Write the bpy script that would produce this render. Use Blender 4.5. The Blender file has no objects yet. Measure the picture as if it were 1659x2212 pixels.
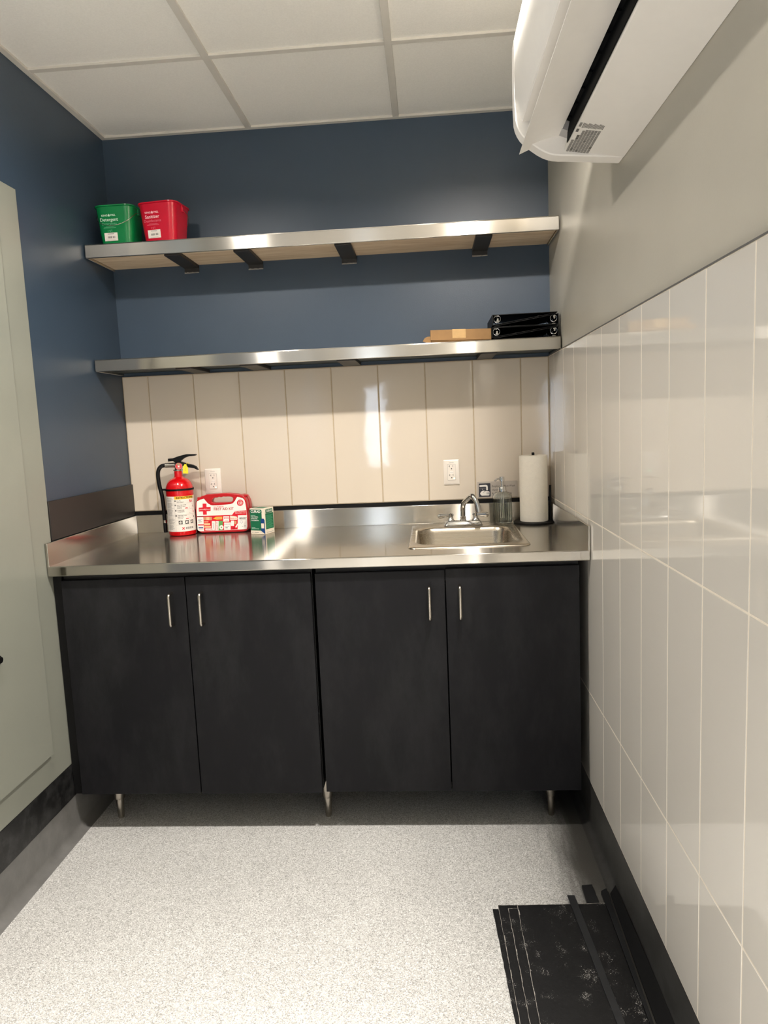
import bpy, bmesh, math, random
from mathutils import Vector, Matrix
random.seed(7)
S = bpy.context.scene
COL = S.collection
PI = math.pi

# ------------------------------------------------------------------ camera
CAM = Vector((1.3274, -3.0666, 1.4187))
YAW, PITCH, ROLL, FPX = 0.0675, -0.1214, -0.0435, 1527.38
cy_, sy_, cp_, sp_, cr_, sr_ = math.cos(YAW), math.sin(YAW), math.cos(PITCH), math.sin(PITCH), math.cos(ROLL), math.sin(ROLL)
fw = Vector((-sy_ * cp_, cy_ * cp_, sp_)); rt = Vector((cy_, sy_, 0)); up = rt.cross(fw)
rt2 = rt * cr_ + up * sr_; up2 = up * cr_ - rt * sr_
cam = bpy.data.cameras.new('camera'); cam_o = bpy.data.objects.new('camera', cam); COL.objects.link(cam_o)
M = Matrix.Identity(4)
for i in range(3):
    M[i][0] = rt2[i]; M[i][1] = up2[i]; M[i][2] = -fw[i]; M[i][3] = CAM[i]
cam_o.matrix_world = M
cam.sensor_fit = 'VERTICAL'; cam.sensor_height = 24.0; cam.lens = 24.0 * FPX / 2212.0
cam.clip_start = 0.05
S.camera = cam_o

# ------------------------------------------------------------------ world, exposure, light levels
SKY = (0.72, 0.84, 1.0); SKY_STRENGTH = 10.0
LAMP_W = 31.0; LAMP_COL = (1.0, 0.94, 0.87)
w = bpy.data.worlds.new('world'); S.world = w; w.use_nodes = True
bg = w.node_tree.nodes['Background']; bg.inputs[0].default_value = (*SKY, 1); bg.inputs[1].default_value = SKY_STRENGTH
S.view_settings.view_transform = 'Standard'; S.view_settings.look = 'None'
S.view_settings.gamma = 1.0; S.view_settings.use_curve_mapping = False
S.view_settings.exposure = 0.2
S.cycles.max_bounces = 10; S.cycles.diffuse_bounces = 6; S.cycles.glossy_bounces = 6
S.cycles.transmission_bounces = 10; S.cycles.transparent_max_bounces = 12
S.cycles.use_denoising = True
S.cycles.sample_clamp_indirect = 6.0
S.cycles.blur_glossy = 0.3

# ------------------------------------------------------------------ room numbers (metres; x right, y away to the back wall at 0, z up)
W, H, Y0 = 1.8496, 2.6605, -7.0
ZC = 0.9896                      # counter top
YC = -0.766                      # counter front edge
YD = -0.744                      # door face

# ------------------------------------------------------------------ materials
def lin(c):
    if isinstance(c, str):
        c = c.lstrip('#'); c = [int(c[i:i + 2], 16) / 255 for i in (0, 2, 4)]
    return tuple(x / 12.92 if x <= 0.04045 else ((x + 0.055) / 1.055) ** 2.4 for x in c)

def nt(m):
    m.use_nodes = True
    return m.node_tree, m.node_tree.nodes, m.node_tree.links

def mat(name, col, rough=0.5, metal=0.0, var=0.06, scale=30.0, bump=0.0, bscale=200.0, spec=0.5, coat=0.0, stretch=None):
    m = bpy.data.materials.new(name); t, n, l = nt(m)
    b = n['Principled BSDF']; c = lin(col)
    b.inputs['Roughness'].default_value = rough; b.inputs['Metallic'].default_value = metal
    b.inputs['Specular IOR Level'].default_value = spec
    b.inputs['Coat Weight'].default_value = coat; b.inputs['Coat Roughness'].default_value = 0.08
    tc = n.new('ShaderNodeTexCoord'); vec = tc.outputs['Object']
    if stretch:
        mp = n.new('ShaderNodeMapping'); mp.inputs['Scale'].default_value = stretch
        l.new(vec, mp.inputs['Vector']); vec = mp.outputs['Vector']
    nz = n.new('ShaderNodeTexNoise'); nz.inputs['Scale'].default_value = scale; nz.inputs['Detail'].default_value = 4
    l.new(vec, nz.inputs['Vector'])
    r = n.new('ShaderNodeValToRGB')
    r.color_ramp.elements[0].position = 0.3; r.color_ramp.elements[1].position = 0.7
    r.color_ramp.elements[0].color = (*[x * (1 - var) for x in c], 1); r.color_ramp.elements[1].color = (*[min(1, x * (1 + var)) for x in c], 1)
    l.new(nz.outputs['Fac'], r.inputs['Fac']); l.new(r.outputs['Color'], b.inputs['Base Color'])
    if bump:
        bn = n.new('ShaderNodeTexNoise'); bn.inputs['Scale'].default_value = bscale; bn.inputs['Detail'].default_value = 3
        l.new(vec, bn.inputs['Vector'])
        bp = n.new('ShaderNodeBump'); bp.inputs['Strength'].default_value = bump; bp.inputs['Distance'].default_value = 0.002
        l.new(bn.outputs['Fac'], bp.inputs['Height']); l.new(bp.outputs['Normal'], b.inputs['Normal'])
    return m

def steel(name, col, rough, aniso, wob=0.0, brush=0.0):
    m = bpy.data.materials.new(name); t, n, l = nt(m); b = n['Principled BSDF']
    b.inputs['Base Color'].default_value = (*lin(col), 1); b.inputs['Metallic'].default_value = 1
    b.inputs['Anisotropic'].default_value = aniso
    g = n.new('ShaderNodeNewGeometry')
    cr = n.new('ShaderNodeVectorMath'); cr.operation = 'CROSS_PRODUCT'
    l.new(g.outputs['True Normal'], cr.inputs[0]); cr.inputs[1].default_value = (1, 0.001, 0.002)
    nm = n.new('ShaderNodeVectorMath'); nm.operation = 'NORMALIZE'; l.new(cr.outputs[0], nm.inputs[0])
    l.new(nm.outputs[0], b.inputs['Tangent'])
    mp = n.new('ShaderNodeMapping'); mp.inputs['Scale'].default_value = (3, 400, 400)
    l.new(g.outputs['Position'], mp.inputs['Vector'])
    nz = n.new('ShaderNodeTexNoise'); nz.inputs['Scale'].default_value = 1.0; nz.inputs['Detail'].default_value = 3
    l.new(mp.outputs[0], nz.inputs['Vector'])
    mr = n.new('ShaderNodeMapRange'); mr.inputs['To Min'].default_value = rough * 0.94; mr.inputs['To Max'].default_value = rough * 1.06
    l.new(nz.outputs['Fac'], mr.inputs['Value']); l.new(mr.outputs[0], b.inputs['Roughness'])
    if wob:
        n2 = n.new('ShaderNodeTexNoise'); n2.inputs['Scale'].default_value = 2.2; n2.inputs['Detail'].default_value = 1
        l.new(g.outputs['Position'], n2.inputs['Vector'])
        bp = n.new('ShaderNodeBump'); bp.inputs['Strength'].default_value = wob; bp.inputs['Distance'].default_value = 0.01
        l.new(n2.outputs['Fac'], bp.inputs['Height']); l.new(bp.outputs['Normal'], b.inputs['Normal'])
    if brush:      # long glints across the brushing direction
        gb = n.new('ShaderNodeBsdfAnisotropic'); gb.inputs['Color'].default_value = (*lin(col), 1)
        gb.inputs['Roughness'].default_value = 0.27; gb.inputs['Anisotropy'].default_value = -0.88
        l.new(nm.outputs[0], gb.inputs['Tangent'])
        ms = n.new('ShaderNodeMixShader'); ms.inputs[0].default_value = brush
        l.new(b.outputs[0], ms.inputs[1]); l.new(gb.outputs[0], ms.inputs[2]); l.new(ms.outputs[0], n['Material Output'].inputs[0])
    return m

def emit(name, col, s):
    m = bpy.data.materials.new(name); t, n, l = nt(m); b = n['Principled BSDF']
    b.inputs['Base Color'].default_value = (*lin(col), 1)
    b.inputs['Emission Color'].default_value = (*lin(col), 1); b.inputs['Emission Strength'].default_value = s
    return m

def glass(name, col=(1, 1, 1), ior=1.45, rough=0.02):
    m = bpy.data.materials.new(name); t, n, l = nt(m); b = n['Principled BSDF']
    b.inputs['Base Color'].default_value = (*col, 1); b.inputs['Transmission Weight'].default_value = 1
    b.inputs['IOR'].default_value = ior; b.inputs['Roughness'].default_value = rough
    return m

def floor_mat():
    m = bpy.data.materials.new('flake_epoxy'); t, n, l = nt(m); b = n['Principled BSDF']
    g = n.new('ShaderNodeNewGeometry')
    v = n.new('ShaderNodeTexVoronoi'); v.inputs['Scale'].default_value = 420
    l.new(g.outputs['Position'], v.inputs['Vector'])
    r = n.new('ShaderNodeValToRGB'); e = r.color_ramp.elements
    e[0].position = 0.0; e[0].color = (*lin('868582'), 1)
    e[1].position = 1.0; e[1].color = (*lin('e1e0de'), 1)
    x = e.new(0.35); x.color = (*lin('b7b6b3'), 1)
    x = e.new(0.7); x.color = (*lin('c2c1be'), 1)
    sx = n.new('ShaderNodeSeparateColor'); l.new(v.outputs['Color'], sx.inputs[0]); l.new(sx.outputs[0], r.inputs['Fac'])
    nz = n.new('ShaderNodeTexNoise'); nz.inputs['Scale'].default_value = 5; nz.inputs['Detail'].default_value = 3
    l.new(g.outputs['Position'], nz.inputs['Vector'])
    mx = n.new('ShaderNodeMix'); mx.data_type = 'RGBA'; mx.blend_type = 'MULTIPLY'
    mr = n.new('ShaderNodeMapRange'); mr.inputs['To Min'].default_value = 0.92; mr.inputs['To Max'].default_value = 1.06
    l.new(nz.outputs['Fac'], mr.inputs['Value'])
    mx.inputs['Factor'].default_value = 1.0
    l.new(r.outputs['Color'], mx.inputs[6]); l.new(mr.outputs[0], mx.inputs[7])
    # streaky dark tone blended over the flakes, stronger towards the right wall
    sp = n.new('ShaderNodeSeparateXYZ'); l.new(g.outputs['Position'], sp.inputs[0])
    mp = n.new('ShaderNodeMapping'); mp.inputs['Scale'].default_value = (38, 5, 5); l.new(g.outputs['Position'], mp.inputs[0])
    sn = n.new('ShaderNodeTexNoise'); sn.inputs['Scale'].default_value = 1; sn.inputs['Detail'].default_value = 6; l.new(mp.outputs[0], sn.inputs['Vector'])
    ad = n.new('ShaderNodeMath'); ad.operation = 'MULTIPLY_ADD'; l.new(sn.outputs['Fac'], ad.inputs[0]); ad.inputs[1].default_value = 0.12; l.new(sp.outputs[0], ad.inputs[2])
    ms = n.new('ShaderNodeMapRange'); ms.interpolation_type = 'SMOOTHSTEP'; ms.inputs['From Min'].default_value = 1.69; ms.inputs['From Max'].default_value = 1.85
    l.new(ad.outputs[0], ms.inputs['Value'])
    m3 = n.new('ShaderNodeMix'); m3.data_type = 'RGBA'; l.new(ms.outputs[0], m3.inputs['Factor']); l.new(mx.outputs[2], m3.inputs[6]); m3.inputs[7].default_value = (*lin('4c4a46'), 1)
    l.new(m3.outputs[2], b.inputs['Base Color'])
    b.inputs['Roughness'].default_value = 0.42
    bn = n.new('ShaderNodeTexNoise'); bn.inputs['Scale'].default_value = 330; bn.inputs['Detail'].default_value = 2
    l.new(g.outputs['Position'], bn.inputs['Vector'])
    bp = n.new('ShaderNodeBump'); bp.inputs['Strength'].default_value = 0.55; bp.inputs['Distance'].default_value = 0.0015
    l.new(bn.outputs['Fac'], bp.inputs['Height']); l.new(bp.outputs['Normal'], b.inputs['Normal'])
    return m

def scuffed(name, col, rough, amount=0.5, scale=(9, 9, 3), spec=0.5):
    """dark laminate or rubber with pale scuffs and dust"""
    m = bpy.data.materials.new(name); t, n, l = nt(m); b = n['Principled BSDF']
    g = n.new('ShaderNodeNewGeometry')
    mp = n.new('ShaderNodeMapping'); mp.inputs['Scale'].default_value = scale; mp.inputs['Rotation'].default_value = (0.2, 0.35, 0.1)
    l.new(g.outputs['Position'], mp.inputs['Vector'])
    nz = n.new('ShaderNodeTexNoise'); nz.inputs['Scale'].default_value = 1; nz.inputs['Detail'].default_value = 9; nz.inputs['Roughness'].default_value = 0.75
    l.new(mp.outputs[0], nz.inputs['Vector'])
    r = n.new('ShaderNodeValToRGB'); e = r.color_ramp.elements
    c = lin(col)
    e[0].position = 0.45; e[0].color = (*c, 1)
    e[1].position = 0.92; e[1].color = (*[x + amount * 0.25 for x in c], 1)
    l.new(nz.outputs['Fac'], r.inputs['Fac']); l.new(r.outputs['Color'], b.inputs['Base Color'])
    b.inputs['Roughness'].default_value = rough; b.inputs['Specular IOR Level'].default_value = spec
    bn = n.new('ShaderNodeTexNoise'); bn.inputs['Scale'].default_value = 300
    l.new(g.outputs['Position'], bn.inputs['Vector'])
    bp = n.new('ShaderNodeBump'); bp.inputs['Strength'].default_value = 0.12; bp.inputs['Distance'].default_value = 0.001
    l.new(bn.outputs['Fac'], bp.inputs['Height']); l.new(bp.outputs['Normal'], b.inputs['Normal'])
    return m

def dusty(name, col):
    """black rubber sheet with white specks"""
    m = bpy.data.materials.new(name); t, n, l = nt(m); b = n['Principled BSDF']
    g = n.new('ShaderNodeNewGeometry')
    mp = n.new('ShaderNodeMapping'); mp.inputs['Scale'].default_value = (560, 300, 560); l.new(g.outputs['Position'], mp.inputs[0])
    nz = n.new('ShaderNodeTexNoise'); nz.inputs['Scale'].default_value = 1; nz.inputs['Detail'].default_value = 2; l.new(mp.outputs[0], nz.inputs['Vector'])
    m2 = n.new('ShaderNodeTexNoise'); m2.inputs['Scale'].default_value = 26; m2.inputs['Detail'].default_value = 3; l.new(g.outputs['Position'], m2.inputs['Vector'])
    ad = n.new('ShaderNodeMath'); ad.operation = 'MULTIPLY'; l.new(nz.outputs['Fac'], ad.inputs[0]); l.new(m2.outputs['Fac'], ad.inputs[1])
    r = n.new('ShaderNodeValToRGB'); e = r.color_ramp.elements; c = lin(col)
    e[0].position = 0.38; e[0].color = (*c, 1); e[1].position = 0.46; e[1].color = (0.35, 0.34, 0.32, 1)
    l.new(ad.outputs[0], r.inputs['Fac']); l.new(r.outputs['Color'], b.inputs['Base Color'])
    b.inputs['Roughness'].default_value = 0.5
    m3 = n.new('ShaderNodeTexNoise'); m3.inputs['Scale'].default_value = 160; l.new(g.outputs['Position'], m3.inputs['Vector'])
    bp = n.new('ShaderNodeBump'); bp.inputs['Strength'].default_value = 0.4; bp.inputs['Distance'].default_value = 0.001
    l.new(m3.outputs['Fac'], bp.inputs['Height']); l.new(bp.outputs['Normal'], b.inputs['Normal'])
    return m

def wood_mat():
    m = bpy.data.materials.new('plywood'); t, n, l = nt(m); b = n['Principled BSDF']
    g = n.new('ShaderNodeNewGeometry'); mp = n.new('ShaderNodeMapping'); mp.inputs['Scale'].default_value = (2.5, 26, 26)
    l.new(g.outputs['Position'], mp.inputs[0])
    nz = n.new('ShaderNodeTexNoise'); nz.inputs['Scale'].default_value = 1.6; nz.inputs['Detail'].default_value = 5; nz.inputs['Distortion'].default_value = 1.2
    l.new(mp.outputs[0], nz.inputs['Vector'])
    r = n.new('ShaderNodeValToRGB'); e = r.color_ramp.elements
    e[0].position = 0.3; e[0].color = (*lin('c0a686'), 1); e[1].position = 0.7; e[1].color = (*lin('dcc9ae'), 1)
    l.new(nz.outputs['Fac'], r.inputs['Fac']); l.new(r.outputs['Color'], b.inputs['Base Color']); b.inputs['Roughness'].default_value = 0.6
    return m

def tile_mat(name, col, wave):
    """glazed ceramic with a slightly wavy glaze"""
    m = bpy.data.materials.new(name); t, n, l = nt(m); b = n['Principled BSDF']
    b.inputs['Base Color'].default_value = (*lin(col), 1); b.inputs['Roughness'].default_value = 0.05
    b.inputs['Specular IOR Level'].default_value = 0.55
    g = n.new('ShaderNodeNewGeometry')
    nz = n.new('ShaderNodeTexNoise'); nz.inputs['Scale'].default_value = 9; nz.inputs['Detail'].default_value = 1.5
    l.new(g.outputs['Position'], nz.inputs['Vector'])
    bp = n.new('ShaderNodeBump'); bp.inputs['Strength'].default_value = wave; bp.inputs['Distance'].default_value = 0.008
    l.new(nz.outputs['Fac'], bp.inputs['Height']); l.new(bp.outputs['Normal'], b.inputs['Normal'])
    return m

X = {}
X['blue'] = mat('slate_blue_paint', '354454', 0.38, var=0.03, scale=6, bump=0.12, bscale=260)
X['slate'] = mat('dark_slate_paint', '33373c', 0.5, var=0.03, scale=6)
X['greige'] = mat('greige_paint', 'bdb8ab', 0.42, var=0.02, scale=6, bump=0.12, bscale=260)
X['ceil'] = mat('ceiling_tile', 'f0eee8', 0.85, var=0.03, scale=180, bump=0.35, bscale=420)
X['grid'] = mat('grid_enamel', 'd2cec6', 0.5, var=0.02)
X['tile_b'] = tile_mat('cream_tile', 'd0c4b4', 0.075); X['tile_r'] = tile_mat('white_tile', 'd6d1c8', 0.03)
X['grout'] = mat('beige_grout', 'b3a288', 0.8, var=0.06, scale=90)
X['groutw'] = mat('cream_grout', 'e9dfcf', 0.7, var=0.04, scale=90)
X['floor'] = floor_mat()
X['cove'] = mat('cove_epoxy', '6c6b69', 0.4, var=0.14, scale=16, bump=0.3, bscale=60)
X['coved'] = scuffed('dark_cove_epoxy', '3a3937', 0.4, 0.22, (12, 12, 12))
X['rubber'] = scuffed('black_rubber', '0d0d0e', 0.42, 0.25, (20, 20, 20))
X['darkstrip'] = mat('dark_vinyl', '221e1c', 0.45, var=0.1, scale=12)
X['black'] = mat('matt_black', '050506', 0.55, var=0.1, spec=0.25)
X['laminate'] = scuffed('black_laminate', '131316', 0.5, 0.07, (7, 7, 2.5), 0.18)
X['carcass'] = mat('carcass_black', '0c0c0d', 0.6, var=0.1)
X['steel'] = steel('brushed_steel', 'b8b3aa', 0.13, 0.88, 0.0, 0.20)
X['steelf'] = steel('brushed_steel_front', 'd0cbc2', 0.18, 0.9, 0.05, 0.4)
X['bowl'] = steel('satin_steel', 'bfb5a5', 0.27, 0.3)
X['chrome'] = mat('chrome', 'd8d8d8', 0.06, 1.0, var=0.01)
X['nickel'] = mat('satin_nickel', 'b5aea4', 0.25, 1.0, var=0.03)
X['wood'] = wood_mat()
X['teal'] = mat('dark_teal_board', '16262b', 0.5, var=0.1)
X['bracket'] = mat('painted_iron', '2b2826', 0.45, var=0.2, scale=40)
X['rawend'] = mat('scraped_iron', '9a958d', 0.5, 0.4, var=0.2, scale=120)
X['panel'] = mat('sage_grey_enamel', '8a8c82', 0.33, var=0.02, scale=5, bump=0.05, bscale=120)
X['gap'] = mat('shadow_gap', '4e4f49', 0.6)
X['acw'] = mat('ac_white_plastic', 'efece7', 0.35, var=0.01)
X['acg'] = mat('ac_grey_plastic', 'a9a7a6', 0.4, var=0.02)
X['acd'] = mat('ac_dark_vent', '05070a', 0.7, var=0.2, scale=60, spec=0.1)
X['print'] = mat('grey_print', '8b8986', 0.6, var=0.25, scale=160)
X['printd'] = mat('dark_print', '5f5d5b', 0.6, var=0.1)
X['white'] = mat('white_print', 'ece7e0', 0.5, var=0.02)
X['outlet'] = mat('white_nylon', 'e4dbd0', 0.3, var=0.01)
X['slot'] = mat('socket_slot', '16130f', 0.6)
X['led'] = emit('status_light', '9dffd0', 4.0)
X['red'] = mat('red_enamel', 'c4060f', 0.18, var=0.03, coat=0.5)
X['redp'] = mat('red_plastic', 'b3101b', 0.3, var=0.03)
X['redprint'] = mat('red_print', 'd3182a', 0.4, var=0.02)
X['pink'] = mat('translucent_red', 'c56a68', 0.35, var=0.03)
X['paper'] = mat('label_paper', 'e8e1d8', 0.5, var=0.02)
X['ink'] = mat('black_ink', '1c1a1a', 0.5)
X['inkg'] = mat('grey_ink', '8d8a86', 0.6)
X['yellow'] = mat('yellow_print', 'eebc1d', 0.5)
X['tagy'] = mat('yellow_tag', 'e6cf1a', 0.45)
X['green'] = mat('green_plastic', '06793f', 0.25, var=0.03)
X['bred'] = mat('bucket_red_plastic', 'c2102d', 0.25, var=0.03)
X['gtext'] = mat('white_ink_green', 'c9e8d4', 0.5); X['gtext2'] = mat('pale_green_ink', '5fb587', 0.5)
X['rtext'] = mat('white_ink_red', 'f6c9cf', 0.5); X['rtext2'] = mat('pale_red_ink', 'e26a7e', 0.5)
X['boxg'] = mat('green_card', '166846', 0.45); X['boxb'] = mat('blue_card', '17417e', 0.45); X['cream'] = mat('cream_card', 'e9ddca', 0.5)
X['tan'] = mat('bandage_tan', 'c99a6b', 0.6); X['peach'] = mat('bandage_peach', 'eebd92', 0.6); X['kgreen'] = mat('kit_green', '5c9a52', 0.5); X['navy'] = mat('navy_print', '3a4a86', 0.5)
X['card'] = mat('kraft_cardboard', '8a683f', 0.75, var=0.05, scale=40, bump=0.1)
X['tape'] = mat('clear_tape', 'b99768', 0.15, var=0.05, scale=60, bump=0.3, bscale=120)
X['binder'] = mat('black_vinyl', '040404', 0.45, var=0.15, spec=0.3)
X['towel'] = mat('paper_towel', 'efe8da', 0.9, var=0.02, scale=60, bump=0.6, bscale=330)
X['sign'] = mat('grey_sign', 'b6aca1', 0.35, 0.15, var=0.02)
X['signd'] = mat('sign_dark', '34343c', 0.4)
X['glass'] = glass('clear_glass', (0.97, 1.0, 0.97))
X['soap'] = glass('pale_green_soap', (0.99, 0.99, 0.90), 1.36)
X['sheet'] = dusty('black_rubber_sheet', '08080a')
X['strip'] = mat('black_vinyl_strip', '131416', 0.5, var=0.15, scale=30, bump=0.1)
X['stripd'] = mat('deep_black_vinyl_strip', '050506', 0.45, var=0.15, scale=30)
X['stripg'] = mat('worn_black_vinyl_strip', '202123', 0.5, var=0.15, scale=30)
X['lamp'] = emit('lamp_lens', 'fff0d8', 9.0)
X['frame'] = mat('window_frame_paint', '2c3540', 0.4)
pane = bpy.data.materials.new('window_pane'); t_, n_, l_ = nt(pane)
tr = n_.new('ShaderNodeBsdfTransparent'); gl = n_.new('ShaderNodeBsdfGlossy'); gl.inputs['Roughness'].default_value = 0.02
mx_ = n_.new('ShaderNodeMixShader'); mx_.inputs[0].default_value = 0.06
l_.new(tr.outputs[0], mx_.inputs[1]); l_.new(gl.outputs[0], mx_.inputs[2]); l_.new(mx_.outputs[0], n_['Material Output'].inputs[0])
X['pane'] = pane

# ------------------------------------------------------------------ mesh builder
class MB:
    def __init__(s):
        s.v = []; s.f = []; s.m = []; s.mats = []
    def mi(s, m):
        m = X[m] if isinstance(m, str) else m
        if m not in s.mats: s.mats.append(m)
        return s.mats.index(m)
    def add(s, vs, fs, m):
        b = len(s.v); k = s.mi(m)
        s.v += [tuple(p) for p in vs]; s.f += [[b + i for i in f] for f in fs]; s.m += [k] * len(fs)
        return s
    def box(s, x0, y0, z0, x1, y1, z1, m):
        x0, x1 = sorted((x0, x1)); y0, y1 = sorted((y0, y1)); z0, z1 = sorted((z0, z1))
        v = [(x0, y0, z0), (x1, y0, z0), (x1, y1, z0), (x0, y1, z0), (x0, y0, z1), (x1, y0, z1), (x1, y1, z1), (x0, y1, z1)]
        return s.add(v, [(0, 3, 2, 1), (4, 5, 6, 7), (0, 1, 5, 4), (1, 2, 6, 5), (2, 3, 7, 6), (3, 0, 4, 7)], m)
    def loft(s, rings, m, cap0=True, cap1=True, closed=True):
        n = len(rings[0]); v = [p for r in rings for p in r]; f = []
        for i in range(len(rings) - 1):
            for j in range(n if closed else n - 1):
                k = (j + 1) % n
                f.append((i * n + j, i * n + k, (i + 1) * n + k, (i + 1) * n + j))
        if cap0: f.append(tuple(range(n))[::-1])
        if cap1: f.append(tuple((len(rings) - 1) * n + j for j in range(n)))
        return s.add(v, f, m)
    def lathe(s, prof, c, m, seg=40, axis=(0, 0, 1), cap0=True, cap1=True, flute=None):
        a = Vector(axis).normalized(); q = Vector((0, 0, 1)).rotation_difference(a); c = Vector(c)
        rings = []
        for r, z in prof:
            ring = []
            for j in range(seg):
                t = 2 * PI * j / seg; rr = r * (1 + (flute[0] * abs(math.cos(flute[1] * t / 2)) if flute else 0))
                ring.append(c + q @ Vector((rr * math.cos(t), rr * math.sin(t), z)))
            rings.append(ring)
        return s.loft(rings, m, cap0, cap1)
    def tube(s, pts, r, m, seg=12, rads=None, flat=1.0, upv=None):
        pts = [Vector(p) for p in pts]; rings = []; prev = None
        for i, p in enumerate(pts):
            d = (pts[min(i + 1, len(pts) - 1)] - pts[max(i - 1, 0)]).normalized()
            if prev is None:
                a = Vector(upv) if upv else (Vector((0, 0, 1)) if abs(d.z) < 0.9 else Vector((1, 0, 0)))
            else: a = prev
            a = (a - d * a.dot(d)).normalized(); b = d.cross(a); prev = a
            rr = rads[i] if rads else r
            rings.append([p + a * (rr * math.cos(2 * PI * j / seg)) + b * (rr * flat * math.sin(2 * PI * j / seg)) for j in range(seg)])
        return s.loft(rings, m)
    def prism(s, pts, f, d0, d1, m):
        """extrude a 2-D outline; f(u, v, d) gives the point"""
        n = len(pts); v = [f(u, q, d0) for u, q in pts] + [f(u, q, d1) for u, q in pts]
        fs = [tuple(range(n))[::-1], tuple(range(n, 2 * n))] + [(i, (i + 1) % n, n + (i + 1) % n, n + i) for i in range(n)]
        return s.add(v, fs, m)
    def polyf(s, pts, f, d, m):
        return s.add([f(u, q, d) for u, q in pts], [tuple(range(len(pts)))], m)
    def rectf(s, u0, v0, u1, v1, f, d, m, nu=1):
        v = []
        for i in range(nu + 1):
            u = u0 + (u1 - u0) * i / nu; v += [f(u, v0, d), f(u, v1, d)]
        return s.add(v, [(2 * i, 2 * i + 2, 2 * i + 3, 2 * i + 1) for i in range(nu)], m)
    def torus(s, c, R, r, m, ax=(0, 1, 0), seg=28, ss=8, a0=0, a1=2 * PI):
        q = Vector((0, 0, 1)).rotation_difference(Vector(ax)); c = Vector(c)
        pts = []
        n = seg
        for i in range(n + 1):
            t = a0 + (a1 - a0) * i / n
            rad = Vector((math.cos(t), math.sin(t), 0))
            pts.append([c + q @ (rad * (R + r * math.cos(2 * PI * j / ss)) + Vector((0, 0, r * math.sin(2 * PI * j / ss)))) for j in range(ss)])
        return s.loft(pts, m)
    def text(s, txt, u, v, size, f, d, m, align='CENTER', xs=1.0, bold=0.0, slant=0.0, rot=0.0):
        cu = bpy.data.curves.new('t', 'FONT'); cu.body = txt; cu.size = size; cu.align_x = align; cu.align_y = 'CENTER'
        cu.offset = bold; cu.shear = slant; cu.resolution_u = 2
        o = bpy.data.objects.new('t', cu); COL.objects.link(o)
        dg = bpy.context.evaluated_depsgraph_get()
        me = bpy.data.meshes.new_from_object(o.evaluated_get(dg))
        c_, s_ = math.cos(rot), math.sin(rot)
        vs = []
        for p in me.vertices:
            a, b = p.co.x * xs, p.co.y
            vs.append(f(u + a * c_ - b * s_, v + a * s_ + b * c_, d))
        if vs: s.add(vs, [tuple(p.vertices) for p in me.polygons], m)
        bpy.data.objects.remove(o); bpy.data.curves.remove(cu); bpy.data.meshes.remove(me)
        return s
    def build(s, name, parent=None, label=None, bevel=0.0, bseg=2, angle=35, recalc=True, flat=False):
        me = bpy.data.meshes.new(name); vs = s.v
        if parent is not None:
            inv = ROOT[parent.name].inverted(); vs = [inv @ Vector(p) for p in s.v]
        me.from_pydata(vs, [], s.f)
        for m in s.mats: me.materials.append(m)
        for p, k in zip(me.polygons, s.m): p.material_index = k
        bm = bmesh.new(); bm.from_mesh(me)
        if recalc: bmesh.ops.recalc_face_normals(bm, faces=bm.faces)
        for e in bm.edges:
            if len(e.link_faces) == 2 and e.calc_face_angle(0) > math.radians(angle): e.smooth = False
        for fc in bm.faces: fc.smooth = not flat
        bm.to_mesh(me); bm.free()
        o = bpy.data.objects.new(name, me); COL.objects.link(o)
        if parent is not None:
            o.parent = parent; ROOT[o.name] = ROOT[parent.name]
        else: ROOT[o.name] = Matrix.Identity(4)
        if label: o['label'] = label
        if bevel:
            b = o.modifiers.new('bevel', 'BEVEL'); b.width = bevel; b.segments = bseg; b.limit_method = 'ANGLE'; b.angle_limit = math.radians(40); b.harden_normals = False
        return o
ROOT = {}
def thing(name, label, cat, loc=(0, 0, 0), rz=0.0, group=None):
    o = bpy.data.objects.new(name, None); o.empty_display_size = 0.05; COL.objects.link(o)
    o.location = loc; o.rotation_euler = (0, 0, rz)
    ROOT[o.name] = Matrix.Translation(Vector(loc)) @ Matrix.Rotation(rz, 4, 'Z')
    o['label'] = label; o['category'] = cat
    if group: o['group'] = group
    return o
def tag(o, label, cat, group=None):
    o['label'] = label; o['category'] = cat
    if group: o['group'] = group
    return o
def struct(o):
    o['kind'] = 'structure'; return o
def rr(hw, hd, r, n=6):
    """rounded rectangle outline, counter-clockwise"""
    out = []
    for cx, cy, a in ((hw - r, hd - r, 0), (-hw + r, hd - r, 90), (-hw + r, -hd + r, 180), (hw - r, -hd + r, 270)):
        for i in range(n + 1):
            t = math.radians(a + 90 * i / n); out.append((cx + r * math.cos(t), cy + r * math.sin(t)))
    return out
def face_y(y, x0=0.0, z0=0.0):            # plane facing -y
    return lambda u, v, d: (x0 + u, y - d, z0 + v)
def arc(cx, cy, r, a0, a1, n=8):
    return [(cx + r * math.cos(math.radians(a0 + (a1 - a0) * i / n)), cy + r * math.sin(math.radians(a0 + (a1 - a0) * i / n))) for i in range(n + 1)]

# ================================================================== ROOM SHELL
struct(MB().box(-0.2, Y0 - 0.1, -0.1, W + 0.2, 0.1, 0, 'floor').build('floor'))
wb = struct(MB().box(-0.1, 0, 0, W + 0.1, 0.1, H + 0.1, 'blue').build('wall_back'))
wl = struct(MB().box(-0.1, Y0, 0, 0, 0, H + 0.1, 'blue').build('wall_left'))
wr = struct(MB().box(W, Y0, 0, W + 0.1, 0, H + 0.1, 'greige').build('wall_right'))
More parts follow.
